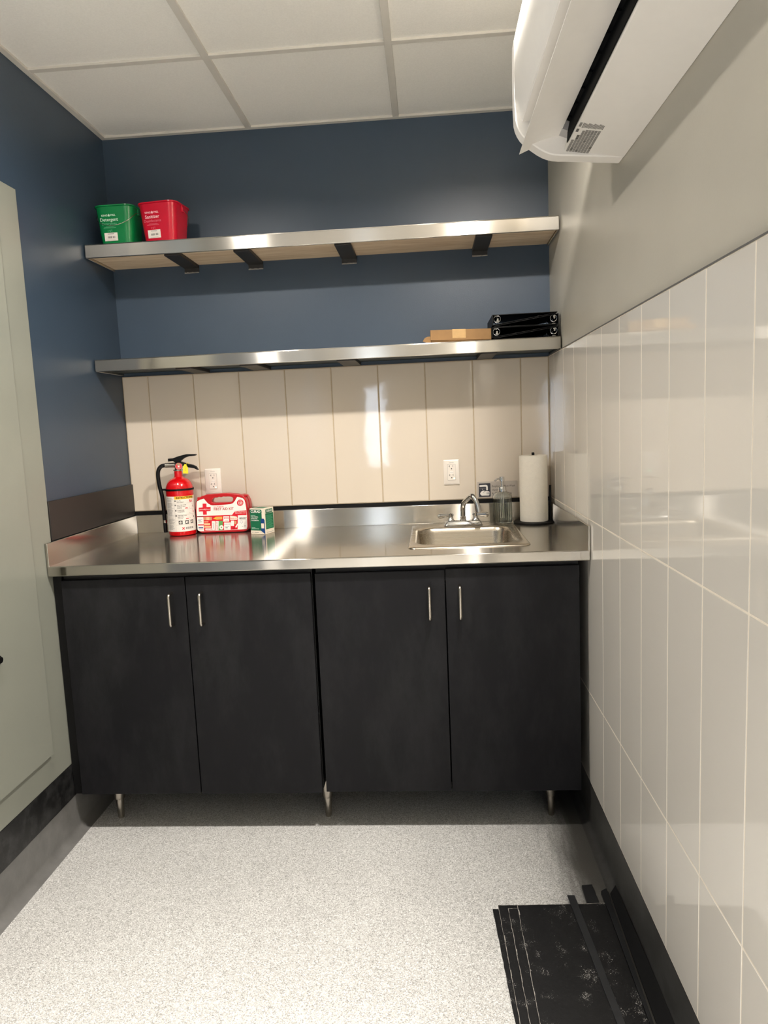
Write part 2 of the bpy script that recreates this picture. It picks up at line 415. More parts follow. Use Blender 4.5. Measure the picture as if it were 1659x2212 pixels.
# wall behind the camera; its window is added for daylight and reflections
wx0, wx1, wz0, wz1 = 0.40, 0.78, 0.85, 2.00
m = MB()
m.box(-0.1, Y0 - 0.1, 0, wx0, Y0, H + 0.1, 'greige').box(wx1, Y0 - 0.1, 0, W + 0.1, Y0, H + 0.1, 'greige')
m.box(wx0, Y0 - 0.1, 0, wx1, Y0, wz0, 'greige').box(wx0, Y0 - 0.1, wz1, wx1, Y0, H + 0.1, 'greige')
struct(m.build('wall_front'))
m = MB()
for a, b in (((wx0, wz0), (wx0 + 0.03, wz1)), ((wx1 - 0.03, wz0), (wx1, wz1)), ((wx0 + 0.03, wz0), (wx1 - 0.03, wz0 + 0.03)), ((wx0 + 0.03, wz1 - 0.03), (wx1 - 0.03, wz1))):
    m.box(a[0], Y0 - 0.08, a[1], b[0], Y0 - 0.02, b[1], 'frame')
win = struct(m.build('added_window_1'))
MB().box(wx0 + 0.03, Y0 - 0.055, wz0 + 0.03, wx1 - 0.03, Y0 - 0.05, wz1 - 0.03, 'pane').build('pane', win)
struct(MB().box(wx0 - 0.16, Y0, 0.14, wx0, Y0 + 0.012, wz1 + 0.1, 'frame').build('added_trim_9'))
# suspended ceiling: lay-in tiles, T-bars, wall angle
BX = (0.6294, 1.239); BYS = (-0.5808, -1.1904, -1.80, -2.4096, -3.0192, -3.6288, -4.2384, -4.848, -5.4576, -6.0672, -6.6768)
ce = struct(MB().box(-0.1, Y0 - 0.1, H + 0.008, W + 0.1, 0.1, H + 0.1, 'ceil').build('ceiling'))
m = MB()
for x in BX: m.box(x - 0.0125, Y0, H, x + 0.0125, -0.001, H + 0.0085, 'grid')
for y in BYS[:1] + BYS[2::2]: m.box(0.001, y - 0.0115, H + 0.0004, W - 0.001, y + 0.0115, H + 0.0088, 'grid')
m.build('ceiling_grid', ce, bevel=0.0008)
m = MB()
m.box(0, Y0, H - 0.0005, 0.021, 0, H + 0.009, 'grid').box(W - 0.021, Y0, H - 0.0005, W, 0, H + 0.009, 'grid').box(0.021, -0.021, H - 0.0005, W - 0.021, 0, H + 0.009, 'grid')
m.build('wall_angle', ce, bevel=0.0008)
# wall tiles, 20 x 60 cm stacked bond
ZT, ZJ1, ZJ2, ZB = 1.6774, 1.0868, 0.4924, 0.1724
TX0, TP, RY0, RP, GJ = 0.1154, 0.2008, 0.1318, 0.1968, 0.0019
def wall_tiles(spans, rows, put, mt):
    m = MB()
    for a, b in spans:
        for z0, z1 in rows:
            q = [(a + GJ, z0 + GJ), (b - GJ, z0 + GJ), (b - GJ, z1 - GJ), (a + GJ, z1 - GJ)]
            m.prism(q, put, 0.0005, 0.010, mt)
    return m
xs = [0.001] + [TX0 + k * TP for k in range(9)] + [W - 0.0105]
pb = lambda u, v, d: (u, -d, v)
MB().prism([(0.001, ZJ1), (W - 0.001, ZJ1), (W - 0.001, ZT), (0.001, ZT)], pb, 0.0, 0.0088, 'grout').build('grout', wb)
wall_tiles(list(zip(xs[:-1], xs[1:])), [(ZJ1, ZT)], pb, 'tile_b').build('wall_tiles', wb, bevel=0.0022, bseg=3)
ys = [0.0105] + [RY0 + k * RP for k in range(40)]
ys = [y for y in ys if y < 6.95] + [6.995]
pr_ = lambda u, v, d: (W - d, -u, v)
MB().prism([(0.0105, ZB), (6.995, ZB), (6.995, ZT), (0.0105, ZT)], pr_, 0.0, 0.0094, 'groutw').build('grout', wr)
wall_tiles(list(zip(ys[:-1], ys[1:])), [(ZB, ZJ2), (ZJ2, ZJ1), (ZJ1, ZT)], pr_, 'tile_r').build('wall_tiles', wr, bevel=0.0012, bseg=2)
struct(MB().box(W - 0.0112, -6.995, ZT, W, -0.001, ZT + 0.003, 'printd').build('trim_1'))
# black strip on the wall left of the counter, black joint above the backsplash
struct(MB().box(0, -0.716, 1.071, 0.010, -0.012, 1.2085, 'darkstrip').build('trim_2', bevel=0.0015))
struct(MB().box(0.011, -0.0125, 1.0700, W - 0.0102, 0, ZJ1, 'black').build('trim_3'))
# coved skirting of the epoxy floor: left, right, back
def cove(ztop, fil, th):
    p = [(0, 0.0), (0, ztop), (th, ztop)]
    return p + [(th + fil - fil * math.cos(t), fil - fil * math.sin(t)) for t in [i * PI / 16 for i in range(9)]]
cl = cove(0.1395, 0.032, 0.005)
struct(MB().prism(cl, lambda u, v, d: (u, d, v), Y0, -0.001, 'cove').build('trim_4'))
cr = cove(0.1715, 0.026, 0.0085)
struct(MB().prism(cr, lambda u, v, d: (W - u, d, v), Y0, -0.001, 'coved').build('trim_5'))
struct(MB().prism(cl, lambda u, v, d: (d, -u, v), 0.006, W - 0.01, 'cove').build('trim_6'))
struct(MB().box(0, Y0, 0.1405, 0.0065, -0.012, 0.262, 'rubber').build('baseboard_left', bevel=0.0015))

# ================================================================== CEILING LAMPS (front pair just above the frame, rear ones added out of view)
def downlight(x, y, label, k=1.0, spread=160):
    t = thing('recessed_downlight', label, 'ceiling light', (x, y, H + 0.008), group='recessed ceiling downlights')
    MB().lathe([(0.070, -0.002), (0.092, -0.002), (0.095, 0.0), (0.068, 0.0)], (x, y, H + 0.008), 'acw', 48, cap0=False, cap1=False).build('trim_ring', t)
    MB().lathe([(0.0001, 0.0), (0.069, 0.0)], (x, y, H + 0.0072), 'lamp', 48, cap0=False, cap1=False).build('lens', t)
    ld = bpy.data.lights.new('downlight_light', 'AREA'); ld.shape = 'DISK'; ld.size = 0.115; ld.energy = LAMP_W * k; ld.color = LAMP_COL; ld.spread = math.radians(spread)
    lo = bpy.data.objects.new('downlight_light', ld); COL.objects.link(lo); lo.parent = t; lo.location = (0, 0, -0.006)
downlight(0.36, -1.49, 'round recessed ceiling light on the left, nearer the grey wall panel', 0.7)
downlight(1.585, -1.49, 'round recessed ceiling light on the right, beside the air conditioner', 1.3)
downlight(0.36, -5.16, 'added round ceiling light for fill, out of view at the far left end, nearest the added window', 1.6, 90)  # far pair added out of view so the steel reflects a bright floor
downlight(1.50, -5.16, 'added round ceiling light for fill, out of view at the far right end, across from the added window', 1.6, 90)
downlight(0.36, -3.33, 'added round ceiling light for fill on the left, out of view above where the room is viewed from', 1.15, 85)  # this pair added overhead, bouncing fill light off the floor onto the ceiling
downlight(1.50, -3.33, 'added round ceiling light for fill on the right, out of view above where the room is viewed from', 1.15, 85)

# ================================================================== WALL PANEL on the left
t = thing('wall_panel', 'tall sage grey metal access panel set in the left wall beside the counter', 'electrical panel', (0.0, -1.25, 0.262))
m = MB(); py0, py1, pz0, pz1 = -0.718, -1.84, 0.262, 2.238
ly0, ly1, lz0, lz1 = -0.862, -1.72, 0.362, 2.12
m.box(0, py0, pz0, 0.006, py1, pz1, 'panel')
m.build('frame', t, bevel=0.0012)
m = MB().box(0.006, ly0, lz0, 0.022, ly1, lz1, 'panel')
d = m.build('door', t, bevel=0.002)
MB().lathe([(0.013, 0), (0.013, 0.006), (0.009, 0.009), (0.009, 0.012)], (0.0222, -1.105, 0.775), 'black', 24, axis=(1, 0, 0)).build('latch', d)

# ================================================================== SHELVES
def shelf(name, yf, zb, zt, brs, under, label, blabel):
    t = thing(name, label, 'shelf', (W / 2, -0.13, zb), group='stainless wall shelves')
    x0, x1 = 0.006, W - 0.006; th = 0.0025; zu = zb + 0.010
    m = MB()
    m.box(x0, yf, zt - th, x1, -0.001, zt, 'steelf')
    m.box(x0, yf, zb, x1, yf + th, zt - th, 'steelf')
    m.box(x0, yf + th, zb, x0 + th, -0.001, zt - th, 'steelf').box(x1 - th, yf + th, zb, x1, -0.001, zt - th, 'steelf')
    m.box(x0 + th, yf + th, zb, x1 - th, yf + 0.010, zb + th, 'steelf')
    m.build('steel_pan', t, bevel=0.0012)
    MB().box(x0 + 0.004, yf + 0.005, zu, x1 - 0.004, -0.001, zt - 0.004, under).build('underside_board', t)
    for xc, wd in brs:
        m = MB()
        m.box(xc - wd / 2, yf + 0.022, zu - 0.014, xc + wd / 2, -0.006, zu - 0.0002, 'bracket')
        m.box(xc - wd / 2, -0.006, zu - 0.030, xc + wd / 2, -0.0002, zu - 0.0002, 'bracket')
        b = m.build('bracket', t, bevel=0.0015)
        random.seed(int(xc * 1000))
        pts = [(xc - wd / 2, zu - 0.0345)] + [(xc - wd / 2 + wd * i / 9, zu - 0.0295 + random.uniform(-0.0012, 0.0012)) for i in range(10)] + [(xc + wd / 2, zu - 0.034)]
        MB().prism(pts, lambda u, v, d: (u, -0.0062 - d, v), 0, 0.0006, 'rawend').build('scraped_edge', b, label='pale scraped lower edge of the bracket')
    return t
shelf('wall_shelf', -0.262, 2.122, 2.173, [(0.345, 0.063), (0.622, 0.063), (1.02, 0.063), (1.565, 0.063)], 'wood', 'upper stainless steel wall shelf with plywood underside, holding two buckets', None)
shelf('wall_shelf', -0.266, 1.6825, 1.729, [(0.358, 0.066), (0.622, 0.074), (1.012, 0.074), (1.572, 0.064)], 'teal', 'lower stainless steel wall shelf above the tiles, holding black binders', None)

# ================================================================== COUNTER
XL, XR, SH, CB = 0.0085, W - 0.0115, 0.0798, 0.954
SX0, SX1, SY0, SY1 = 1.262, 1.645, -0.625, -0.13     # cut-out under the sink rim
t = thing('countertop', 'long stainless steel countertop with raised splash edges over the black cabinets', 'countertop', (W / 2, -0.39, CB))
def gridslab(m, xs, ys, z0, z1, skip, mt):
    nx, ny = len(xs), len(ys)
    v = [(x, y, z) for z in (z0, z1) for y in ys for x in xs]; f = []
    I = lambda i, j, k: k * nx * ny + j * nx + i
    cell = lambda i, j: 0 <= i < nx - 1 and 0 <= j < ny - 1 and (i, j) not in skip
    for i in range(nx - 1):
        for j in range(ny - 1):
            if not cell(i, j): continue
            f.append((I(i, j, 1), I(i + 1, j, 1), I(i + 1, j + 1, 1), I(i, j + 1, 1))); f.append((I(i, j, 0), I(i, j + 1, 0), I(i + 1, j + 1, 0), I(i + 1, j, 0)))
            for di, dj, a, b in ((0, -1, (i, j), (i + 1, j)), (0, 1, (i + 1, j + 1), (i, j + 1)), (-1, 0, (i, j + 1), (i, j)), (1, 0, (i + 1, j), (i + 1, j + 1))):
                if not cell(i + di, j + dj): f.append((I(*a, 0), I(*b, 0), I(*b, 1), I(*a, 1)))
    return m.add(v, f, mt)
gridslab(MB(), [XL, SX0, SX1, XR], [YC, SY0, SY1, -0.0128], CB, ZC, {(1, 1)}, 'steel').build('worktop', t, bevel=0.0035, bseg=3, recalc=False)
MB().box(XL + 0.009, -0.020, ZC - 0.0005, XR - 0.008, -0.0128, ZC + SH, 'steelf').build('backsplash', t, bevel=0.0015)
MB().box(XL, YC + 0.001, ZC - 0.004, XL + 0.0085, -0.0128, ZC + SH, 'steel').build('side_splash', t, bevel=0.0015)
MB().box(XR - 0.0075, YC + 0.001, ZC - 0.004, XR, -0.0128, ZC + SH, 'steel').build('side_splash', t, bevel=0.0015)

# ================================================================== BASE CABINETS
ZD0, ZD1, DT = 0.1505, 0.9355, 0.019
def handle(xh, parent):
    m = MB(); r = 0.0054; yo = YD - 0.031
    z0, z1 = 0.770, 0.880
    pts = [(xh, YD - 0.0005, z1), (xh, YD - 0.020, z1)] + [(xh, yo + 0.011 - 0.011 * math.sin(a), z1 - 0.011 + 0.011 * math.cos(a)) for a in [i * PI / 12 for i in range(1, 7)]]
    pts += [(xh, yo, z0 + 0.011)] + [(xh, yo + 0.011 - 0.011 * math.cos(a), z0 + 0.011 - 0.011 * math.sin(a)) for a in [i * PI / 12 for i in range(1, 7)]] + [(xh, YD - 0.0005, z0)]
    m.tube(pts, r, 'nickel', 14, upv=(1, 0, 0))
    m.build('handle', parent)
def cab_leg(x, y, t):
    lg = MB().lathe([(0.020, 0.158), (0.020, 0.080), (0.0185, 0.077), (0.0145, 0.076), (0.0115, 0.004), (0.0105, 0.0)], (x, y, 0), 'nickel', 28)
    lg.build('leg', t)
def cabinet(x0, x1, doors, legs, label, filler=None):
    t = thing('base_cabinet', label, 'cabinet', ((x0 + x1) / 2, -0.38, 0), group='black base cabinets under the counter')
    yb = -0.03; yf = YD + DT + 0.001; k = 0.018; zb, zt = 0.158, 0.9535
    m = MB()
    m.box(x0, yf, zb, x0 + k, yb, zt, 'carcass').box(x1 - k, yf, zb, x1, yb, zt, 'carcass')
    m.box(x0 + k, yf, zb, x1 - k, yb, zb + k, 'carcass').box(x0 + k, yb - 0.008, zb + k, x1 - k, yb, zt - 0.1, 'carcass')
    m.box(x0 + k, yf, zt - 0.06, x1 - k, yf + k, zt, 'carcass')
    m.build('carcass', t)
    if filler: MB().box(filler[0], YD + 0.010, 0.15, filler[1], YD + 0.03, zt, 'black').build('filler_strip', t)
    for a, b, xh, z0, z1 in doors:
        d = MB().box(a, YD, z0, b, YD + DT, z1, 'laminate').build('door', t, bevel=0.0016)
        handle(xh, d)
    for x, y in legs: cab_leg(x, y, t)
    return t
cabinet(0.042, 0.914, [(0.040, 0.4765, 0.428, ZD0 + 0.001, ZD1 - 0.001), (0.4795, 0.912, 0.534, ZD0 - 0.001, ZD1)], [(0.123, -0.632), (0.910, -0.632), (0.123, -0.10), (0.85, -0.10)],
        'black two-door cabinet on the left, under the fire extinguisher end of the counter', (0.0085, 0.0385))
cabinet(0.9275, 1.806, [(0.926, 1.363, 1.3105, ZD0 + 0.0025, ZD1 - 0.002), (1.3665, 1.8065, 1.412, ZD0, ZD1 + 0.001)], [(1.7205, -0.632), (1.0, -0.10), (1.72, -0.10)],
        'black two-door cabinet on the right, below the sink')

# ================================================================== SINK AND TAP
RXc, RYc, RW, RD = 1.453, -0.372, 0.2125, 0.279
t = thing('hand_sink', 'small drop-in stainless steel sink set into the right half of the counter', 'sink', (RXc, RYc, ZC))
bx, by, bw, bd = 1.4525, -0.386, 0.181, 0.196
def ring(cx, cy, hw, hd, r, z): return [(cx + a, cy + b, z) for a, b in rr(hw, hd, r, 8)]
R_ = [ring(RXc, RYc, RW, RD, 0.030, ZC + 0.0004), ring(RXc, RYc, RW - 0.001, RD - 0.001, 0.030, ZC + 0.003), ring(RXc, RYc, RW - 0.006, RD - 0.006, 0.028, ZC + 0.0052),
      ring(bx, by, bw + 0.014, bd + 0.012, 0.070, ZC + 0.0042), ring(bx, by, bw + 0.004, bd + 0.004, 0.066, ZC + 0.0025), ring(bx, by, bw, bd, 0.064, ZC - 0.003),
      ring(bx, by, bw - 0.004, bd - 0.004, 0.062, ZC - 0.018), ring(bx, by, bw - 0.012, bd - 0.012, 0.058, ZC - 0.120), ring(bx, by, bw - 0.024, bd - 0.024, 0.055, ZC - 0.143),
      ring(bx, by, bw - 0.05, bd - 0.05, 0.05, ZC - 0.152), ring(bx, by, 0.045, 0.045, 0.044, ZC - 0.157)]
MB().loft(R_, 'bowl', False, True).build('basin', t, angle=60)
MB().lathe([(0.042, 0), (0.042, 0.002), (0.034, 0.003), (0.030, 0.001), (0.001, 0.0005)], (bx, by, ZC - 0.1565), 'chrome', 32).build('drain', t)

zr = ZC + 0.0055; fy = -0.141
t = thing('faucet', 'chrome two-handle faucet with bent spout behind the sink', 'faucet', (1.4575, fy, zr))
o2 = [(1.4575 + a, fy + b) for a, b in rr(0.0775, 0.024, 0.010, 4)]; o1 = [(1.4575 + a, fy + b) for a, b in rr(0.0705, 0.019, 0.009, 4)]; o3 = [(1.4575 + a, fy + b) for a, b in rr(0.0785, 0.025, 0.010, 4)]
MB().loft([[(a, b, zr) for a, b in o3], [(a, b, zr + 0.003) for a, b in o3], [(a, b, zr + 0.0035) for a, b in o2], [(a, b, zr + 0.017) for a, b in o1], [(1.4575 + a, fy + b, zr + 0.0195) for a, b in rr(0.067, 0.016, 0.008, 4)]], 'chrome').build('base', t)
def smooth(pts, n=8):
    """round the corners of a polyline"""
    out = [Vector(pts[0])]
    for i in range(1, len(pts) - 1):
        p0, p1, p2 = Vector(pts[i - 1]), Vector(pts[i]), Vector(pts[i + 1])
        r = min((p1 - p0).length, (p2 - p1).length) * 0.42
        a = p1 + (p0 - p1).normalized() * r; b = p1 + (p2 - p1).normalized() * r
        for k in range(n + 1):
            q = k / n; out.append(a * (1 - q) ** 2 + p1 * 2 * q * (1 - q) + b * q * q)
    return out + [Vector(pts[-1])]
m = MB()
m.lathe([(0.0135, 0), (0.0135, 0.006), (0.0118, 0.008), (0.0122, 0.017), (0.0095, 0.019)], (1.4575, fy, zr + 0.018), 'chrome', 28)
m.tube(smooth([(1.4575, fy, zr + 0.030), (1.4575, fy, zr + 0.088), (1.492, -0.226, 1.1285), (1.508, -0.243, 1.100), (1.5125, -0.2445, 1.076)]), 0.0102, 'chrome', 20)
sp = m.build('spout', t)
MB().tube([(1.5105, -0.2437, 1.088), (1.5152, -0.2452, 1.060)], 0.0118, 'chrome', 20).build('aerator', sp)
for sx, a in ((-1, 8), (1, -6)):
    hx = 1.4575 + sx * 0.0515
    m = MB(); m.lathe([(0.0165, 0), (0.016, 0.004), (0.011, 0.010), (0.008, 0.018), (0.008, 0.021)], (hx, fy, zr + 0.0175), 'chrome', 24)
    m.lathe([(0.0085, 0), (0.0085, 0.013), (0.006, 0.015)], (hx, fy, zr + 0.036), 'chrome', 24)
    z = zr + 0.0425
    m.tube([(hx - sx * 0.012, fy + 0.002, z + 0.0005), (hx + sx * 0.012, fy - 0.003, z), (hx + sx * 0.030, fy - 0.006, z - 0.0005), (hx + sx * 0.045, fy - 0.009, z - 0.001), (hx + sx * 0.054, fy - 0.010, z - 0.001)], 0.006, 'chrome', 16, rads=[0.005, 0.0065, 0.0095, 0.0115, 0.005], flat=0.7)
    m.build('lever_handle', t)

# ================================================================== SOAP DISPENSER
sx, sy = 1.6235, -0.1075
zs = ZC + 0.0057
t = thing('soap_dispenser', 'ribbed clear glass soap pump bottle beside the faucet', 'soap dispenser', (sx, sy, zs))
prof = [(0.030, 0), (0.0375, 0.002), (0.0395, 0.007), (0.0398, 0.02), (0.0398, 0.108), (0.0385, 0.116), (0.033, 0.123), (0.024, 0.128), (0.0165, 0.130), (0.0155, 0.137)]
N_ = 144
def flut(r, amt): return (amt, 24)
m = MB(); rings = []
for r, z in prof:
    k = 0.035 if r > 0.03 and 0.003 < z < 0.126 else 0.0
    rings.append([(sx + r * (1 - k * abs(math.sin(12 * 2 * PI * j / N_))) * math.cos(2 * PI * j / N_), sy + r * (1 - k * abs(math.sin(12 * 2 * PI * j / N_))) * math.sin(2 * PI * j / N_), zs + z) for j in range(N_)])
inner = []
for r, z in [(0.0135, 0.137), (0.0145, 0.129), (0.030, 0.122), (0.0355, 0.115), (0.0368, 0.107), (0.0368, 0.010), (0.034, 0.0055), (0.001, 0.0045)]:
    inner.append([(sx + r * math.cos(2 * PI * j / N_), sy + r * math.sin(2 * PI * j / N_), zs + z) for j in range(N_)])
m.loft(rings + inner, 'glass').build('bottle', t, angle=50)
MB().lathe([(0.001, 0.0040), (0.0342, 0.0050), (0.0371, 0.0098), (0.0371, 0.102), (0.001, 0.102)], (sx, sy, zs), 'soap', 48).build('liquid_soap', t)
m = MB()
m.lathe([(0.0172, 0.1305), (0.0172, 0.146), (0.0145, 0.150), (0.0062, 0.151), (0.0058, 0.172), (0.0108, 0.173), (0.0108, 0.190), (0.0095, 0.1925)], (sx, sy, zs), 'chrome', 28)
m.tube(smooth([(sx, sy, zs + 0.184), (sx - 0.018, sy - 0.004, zs + 0.1845), (sx - 0.030, sy - 0.006, zs + 0.176)]), 0.0034, 'chrome', 12)
m.tube([(sx, sy, zs + 0.13), (sx, sy, zs + 0.02)], 0.003, 'white', 10)
m.build('pump', t)

# ================================================================== PAPER TOWELS
tx, ty = 1.7535, -0.109
t = thing('paper_towel_holder', 'black metal paper towel holder with round base in the right corner of the counter', 'paper towel holder', (tx, ty, ZC))
MB().lathe([(0.0845, 0), (0.0855, 0.002), (0.0855, 0.006), (0.083, 0.0085), (0.001, 0.0088)], (tx, ty, ZC + 0.0003), 'black', 64).build('base_disc', t)
m = MB(); m.tube([(tx, ty, ZC + 0.008), (tx, ty, 1.271)], 0.005, 'black', 14); m.lathe([(0.006, 0), (0.006, 0.010), (0.005, 0.013)], (tx, ty, 1.270), 'black', 16)
m.build('post', t)
MB().tube([(tx + 0.066, ty - 0.010, ZC + 0.008), (tx + 0.066, ty - 0.010, 1.146)], 0.0045, 'black', 12).build('tension_arm', t)
R0, R1 = 0.0205, 0.0575
m = MB().lathe([(R0, 0), (R1 - 0.002, 0), (R1, 0.002), (R1, 0.271), (R1 - 0.002, 0.273), (R0, 0.273), (R0, 0)], (tx, ty, ZC + 0.0092), 'towel', 72, cap0=False, cap1=False)
tr_ = thing('paper_towel_roll', 'white paper towel roll standing on the black holder', 'paper towels', (tx, ty, ZC + 0.0092))
m.build('roll', tr_)
MB().lathe([(0.0205, 0), (0.0205, 0.272), (0.019, 0.272), (0.019, 0)], (tx, ty, ZC + 0.0093), 'card', 40, cap0=False, cap1=False).build('cardboard_core', tr_)

# ================================================================== FIRE EXTINGUISHER
ex, ey, er = 0.2525, -0.103, 0.0575
t = thing('fire_extinguisher', 'red fire extinguisher with black hose at the left end of the counter', 'fire extinguisher', (ex, ey, ZC))
m = MB().lathe([(0.050, 0.0), (0.0565, 0.003), (er, 0.010), (er, 0.194)] + [(0.0175 + 0.040 * math.cos(a), 0.194 + 0.052 * math.sin(a)) for a in [i * PI / 16 for i in range(1, 8)]] + [(0.0185, 0.250), (0.0172, 0.258), (0.0172, 0.275)], (ex, ey, ZC + 0.0005), 'red', 64)
cyl = m.build('cylinder', t)
FA = math.atan2(CAM.x - ex, ey - CAM.y)
def fcyl(u, v, d):
    a = math.asin(max(-0.9995, min(0.9995, u / er))) + FA
    return (ex + (er + d) * math.sin(a), ey - (er + d) * math.cos(a), v)
def ec(x, y):            # label drawing in zoom pixels -> (u, v)
    k = 0.0001765; b = -(y - 2000) / (1 - 0.082 * 0.06); a = (x - 612) + 0.082 * b
    b2 = -(y - 2000 + 0.06 * a); return (a * k, ZC + 0.0075 + b2 * k)
m = MB(); D = 0.0004
def er_(x0, y0, x1, y1, mt, d=D, nu=6):
    a = ec(x0, y0); b = ec(x1, y1); m.rectf(a[0], b[1], b[0], a[1], fcyl, d, mt, nu)
u0, u1 = -0.0570, 0.0568
v_top, v_bot = ec(600, 1075)[1], ec(600, 1930)[1]
m.rectf(u0, v_bot, u1, v_top, fcyl, D, 'paper', 40)
uc = ec(425, 1500)[0]
yu0, yu1 = ec(400, 1110)[0], ec(845, 1090)[0]
m.rectf(yu0, v_top - 0.0125, yu1, v_top - 0.0002, fcyl, D + 0.0002, 'yellow', 14)
m.text('INSTRUCTIONS', (yu0 + yu1) / 2 + 0.001, v_top - 0.0064, 0.0105, fcyl, D + 0.0004, 'ink', xs=0.92, bold=0.0004)
for v in [v_top - 0.030, v_top - 0.056, v_top - 0.078, v_top - 0.103, v_bot + 0.029]:
    m.rectf(uc, v, u1 * 0.97, v + 0.0005, fcyl, D + 0.0002, 'inkg', 16)
m.rectf(uc - 0.0004, v_bot + 0.001, uc, v_top - 0.013, fcyl, D + 0.0002, 'inkg')
for v in [v_top - 0.082, v_bot + 0.046]: m.rectf(u0 * 0.97, v, uc, v + 0.0005, fcyl, D + 0.0002, 'inkg', 8)
random.seed(3); v = v_top - 0.006
while v > v_bot + 0.006:      # small print column
    if random.random() > 0.16: m.rectf(u0 * 0.93, v, uc - 0.003 - random.random() * 0.010, v + 0.0009, fcyl, D + 0.0002, 'inkg', 8)
    v -= 0.0023
rows = [('1', v_top - 0.019, ['PULL PIN', 'HOLD UPRIGHT']), ('2', v_top - 0.037, ['AIM AT BASE OF FIRE', 'STAND 6 FT AWAY', 'FROM FIRE']), ('3', v_top - 0.060, ['SQUEEZE LEVER', 'TO DISCHARGE']), ('4', v_top - 0.082, ['SWEEP SIDE TO SIDE', 'BASE OF FIRE', 'UNTIL OUT'])]
for i, (nn, v, ls) in enumerate(rows):
    m.rectf(uc + 0.001, v - 0.003, uc + 0.0065, v + 0.003, fcyl, D + 0.0002, 'ink', 2); m.text(nn, uc + 0.0037, v, 0.006, fcyl, D + 0.0004, 'paper')
    for k, s in enumerate(ls): m.text(s, uc + 0.010, v - k * 0.0062, 0.0047, fcyl, D + 0.0003, 'ink', 'LEFT', xs=0.85, bold=0.0001)
    if i == 0:
        m.rectf(0.036, v - 0.007, 0.046, v + 0.003, fcyl, D + 0.0003, 'redprint', 3); m.rectf(0.039, v - 0.003, 0.045, v + 0.002, fcyl, D + 0.0005, 'paper', 3)
    else:
        m.polyf([(0.033, v - 0.0125), (0.034, v - 0.013), (0.047, v + 0.001), (0.046, v + 0.002)], fcyl, D + 0.0003, 'ink')
        m.polyf([(0.047, v - 0.004), (0.049, v - 0.004), (0.0495, v - 0.012), (0.0475, v - 0.013)], fcyl, D + 0.0003, 'redprint' if i == 2 else 'ink')
        if i != 2:
            m.polyf([(0.016, v - 0.016), (0.018, v - 0.011), (0.020, v - 0.014), (0.022, v - 0.0105), (0.024, v - 0.014), (0.026, v - 0.011), (0.028, v - 0.016)], fcyl, D + 0.0003, 'redprint')
for k, u in enumerate((-0.006, 0.020, 0.040)):
    v = v_bot + 0.039; h = 0.0075; wd = 0.0078 * (1, 0.9, 0.7)[k]
    m.rectf(u - wd, v - h, u + wd, v + h, fcyl, D + 0.0002, 'ink', 4)
    m.polyf([(u + wd * 0.72 * math.cos(a), v + h * 0.72 * math.sin(a)) for a in [2 * PI * i / 7 + k for i in range(7)]], fcyl, D + 0.0004, 'paper')
    m.polyf([(u - wd * 0.1, v - h * 0.5), (u + wd * 0.25, v - h * 0.5), (u + wd * 0.4, v + h * 0.4), (u + wd * 0.05, v + h * 0.1)], fcyl, D + 0.0006, 'ink')
m.text('KIDDE', 0.0285, v_bot + 0.0135, 0.0112, fcyl, D + 0.0003, 'ink', xs=0.95, bold=0.0002)
for a in (45, -45):
    c_, s_ = math.cos(math.radians(a)), math.sin(math.radians(a)); q = lambda p: (0.0035 + p[0] * c_ - p[1] * s_, v_bot + 0.0135 + p[0] * s_ + p[1] * c_)
    m.polyf([q(p) for p in [(-0.007, -0.0014), (0.007, -0.0014), (0.007, 0.0014), (-0.007, 0.0014)]], fcyl, D + 0.0003 + (0.0001 if a > 0 else 0), 'redprint')
m.build('instruction_label', cyl, flat=True)
MB().lathe([(er + 0.0003, -0.004), (er + 0.0022, -0.004), (er + 0.0022, 0.004), (er + 0.0003, 0.004), (er + 0.0003, -0.004)], (ex, ey, 1.1870), 'black', 64, cap0=False, cap1=False).build('strap', t)
# valve, levers, gauge
m = MB()
m.lathe([(0.0205, 0), (0.0205, 0.004), (0.014, 0.006), (0.014, 0.032), (0.011, 0.034)], (ex, ey, 1.2665), 'nickel', 28)
m.tube([(ex - 0.005, ey, 1.290), (ex - 0.048, ey - 0.004, 1.291)], 0.0095, 'nickel', 18, rads=[0.011, 0.0095])
m.tube([(ex - 0.034, ey - 0.003, 1.291), (ex - 0.052, ey - 0.0045, 1.291)], 0.0105, 'nickel', 18)
m.build('valve', t)
fz = lambda u, v, d: (u, ey + d, v)
up_ = [(0.2155, 1.3065), (0.2155, 1.319), (0.236, 1.3195), (0.262, 1.3275), (0.294, 1.3345), (0.334, 1.3335), (0.3375, 1.3315), (0.333, 1.3265), (0.305, 1.3255), (0.285, 1.319), (0.270, 1.309), (0.262, 1.3015), (0.245, 1.301), (0.238, 1.3075)]
MB().prism(up_, fz, -0.012, 0.010, 'black').build('squeeze_lever', t, bevel=0.0015)
lo_ = [(0.262, 1.3065), (0.280, 1.300), (0.300, 1.2925), (0.320, 1.288), (0.333, 1.281), (0.342, 1.266), (0.3405, 1.2655), (0.326, 1.2735), (0.303, 1.278), (0.280, 1.285), (0.262, 1.290)]
MB().prism(lo_, fz, -0.010, 0.008, 'black').build('carry_handle', t, bevel=0.0015)
gd = Vector((CAM.x - ex, CAM.y - ey, 0.0)).normalized(); gc = Vector((ex + 0.004, ey, 1.2855)) + gd * 0.0145
m = MB(); m.lathe([(0.0165, 0), (0.0165, 0.008), (0.0148, 0.010), (0.0140, 0.0085)], gc, 'nickel', 36, axis=gd)
m.lathe([(0.014, 0.0), (0.001, 0.0001)], gc + gd * 0.0087, 'pink', 36, axis=gd)
gx = Vector((-gd.y, gd.x, 0)); fg = lambda u, v, d: gc + gd * (0.0089 + d) + gx * u + Vector((0, 0, v))
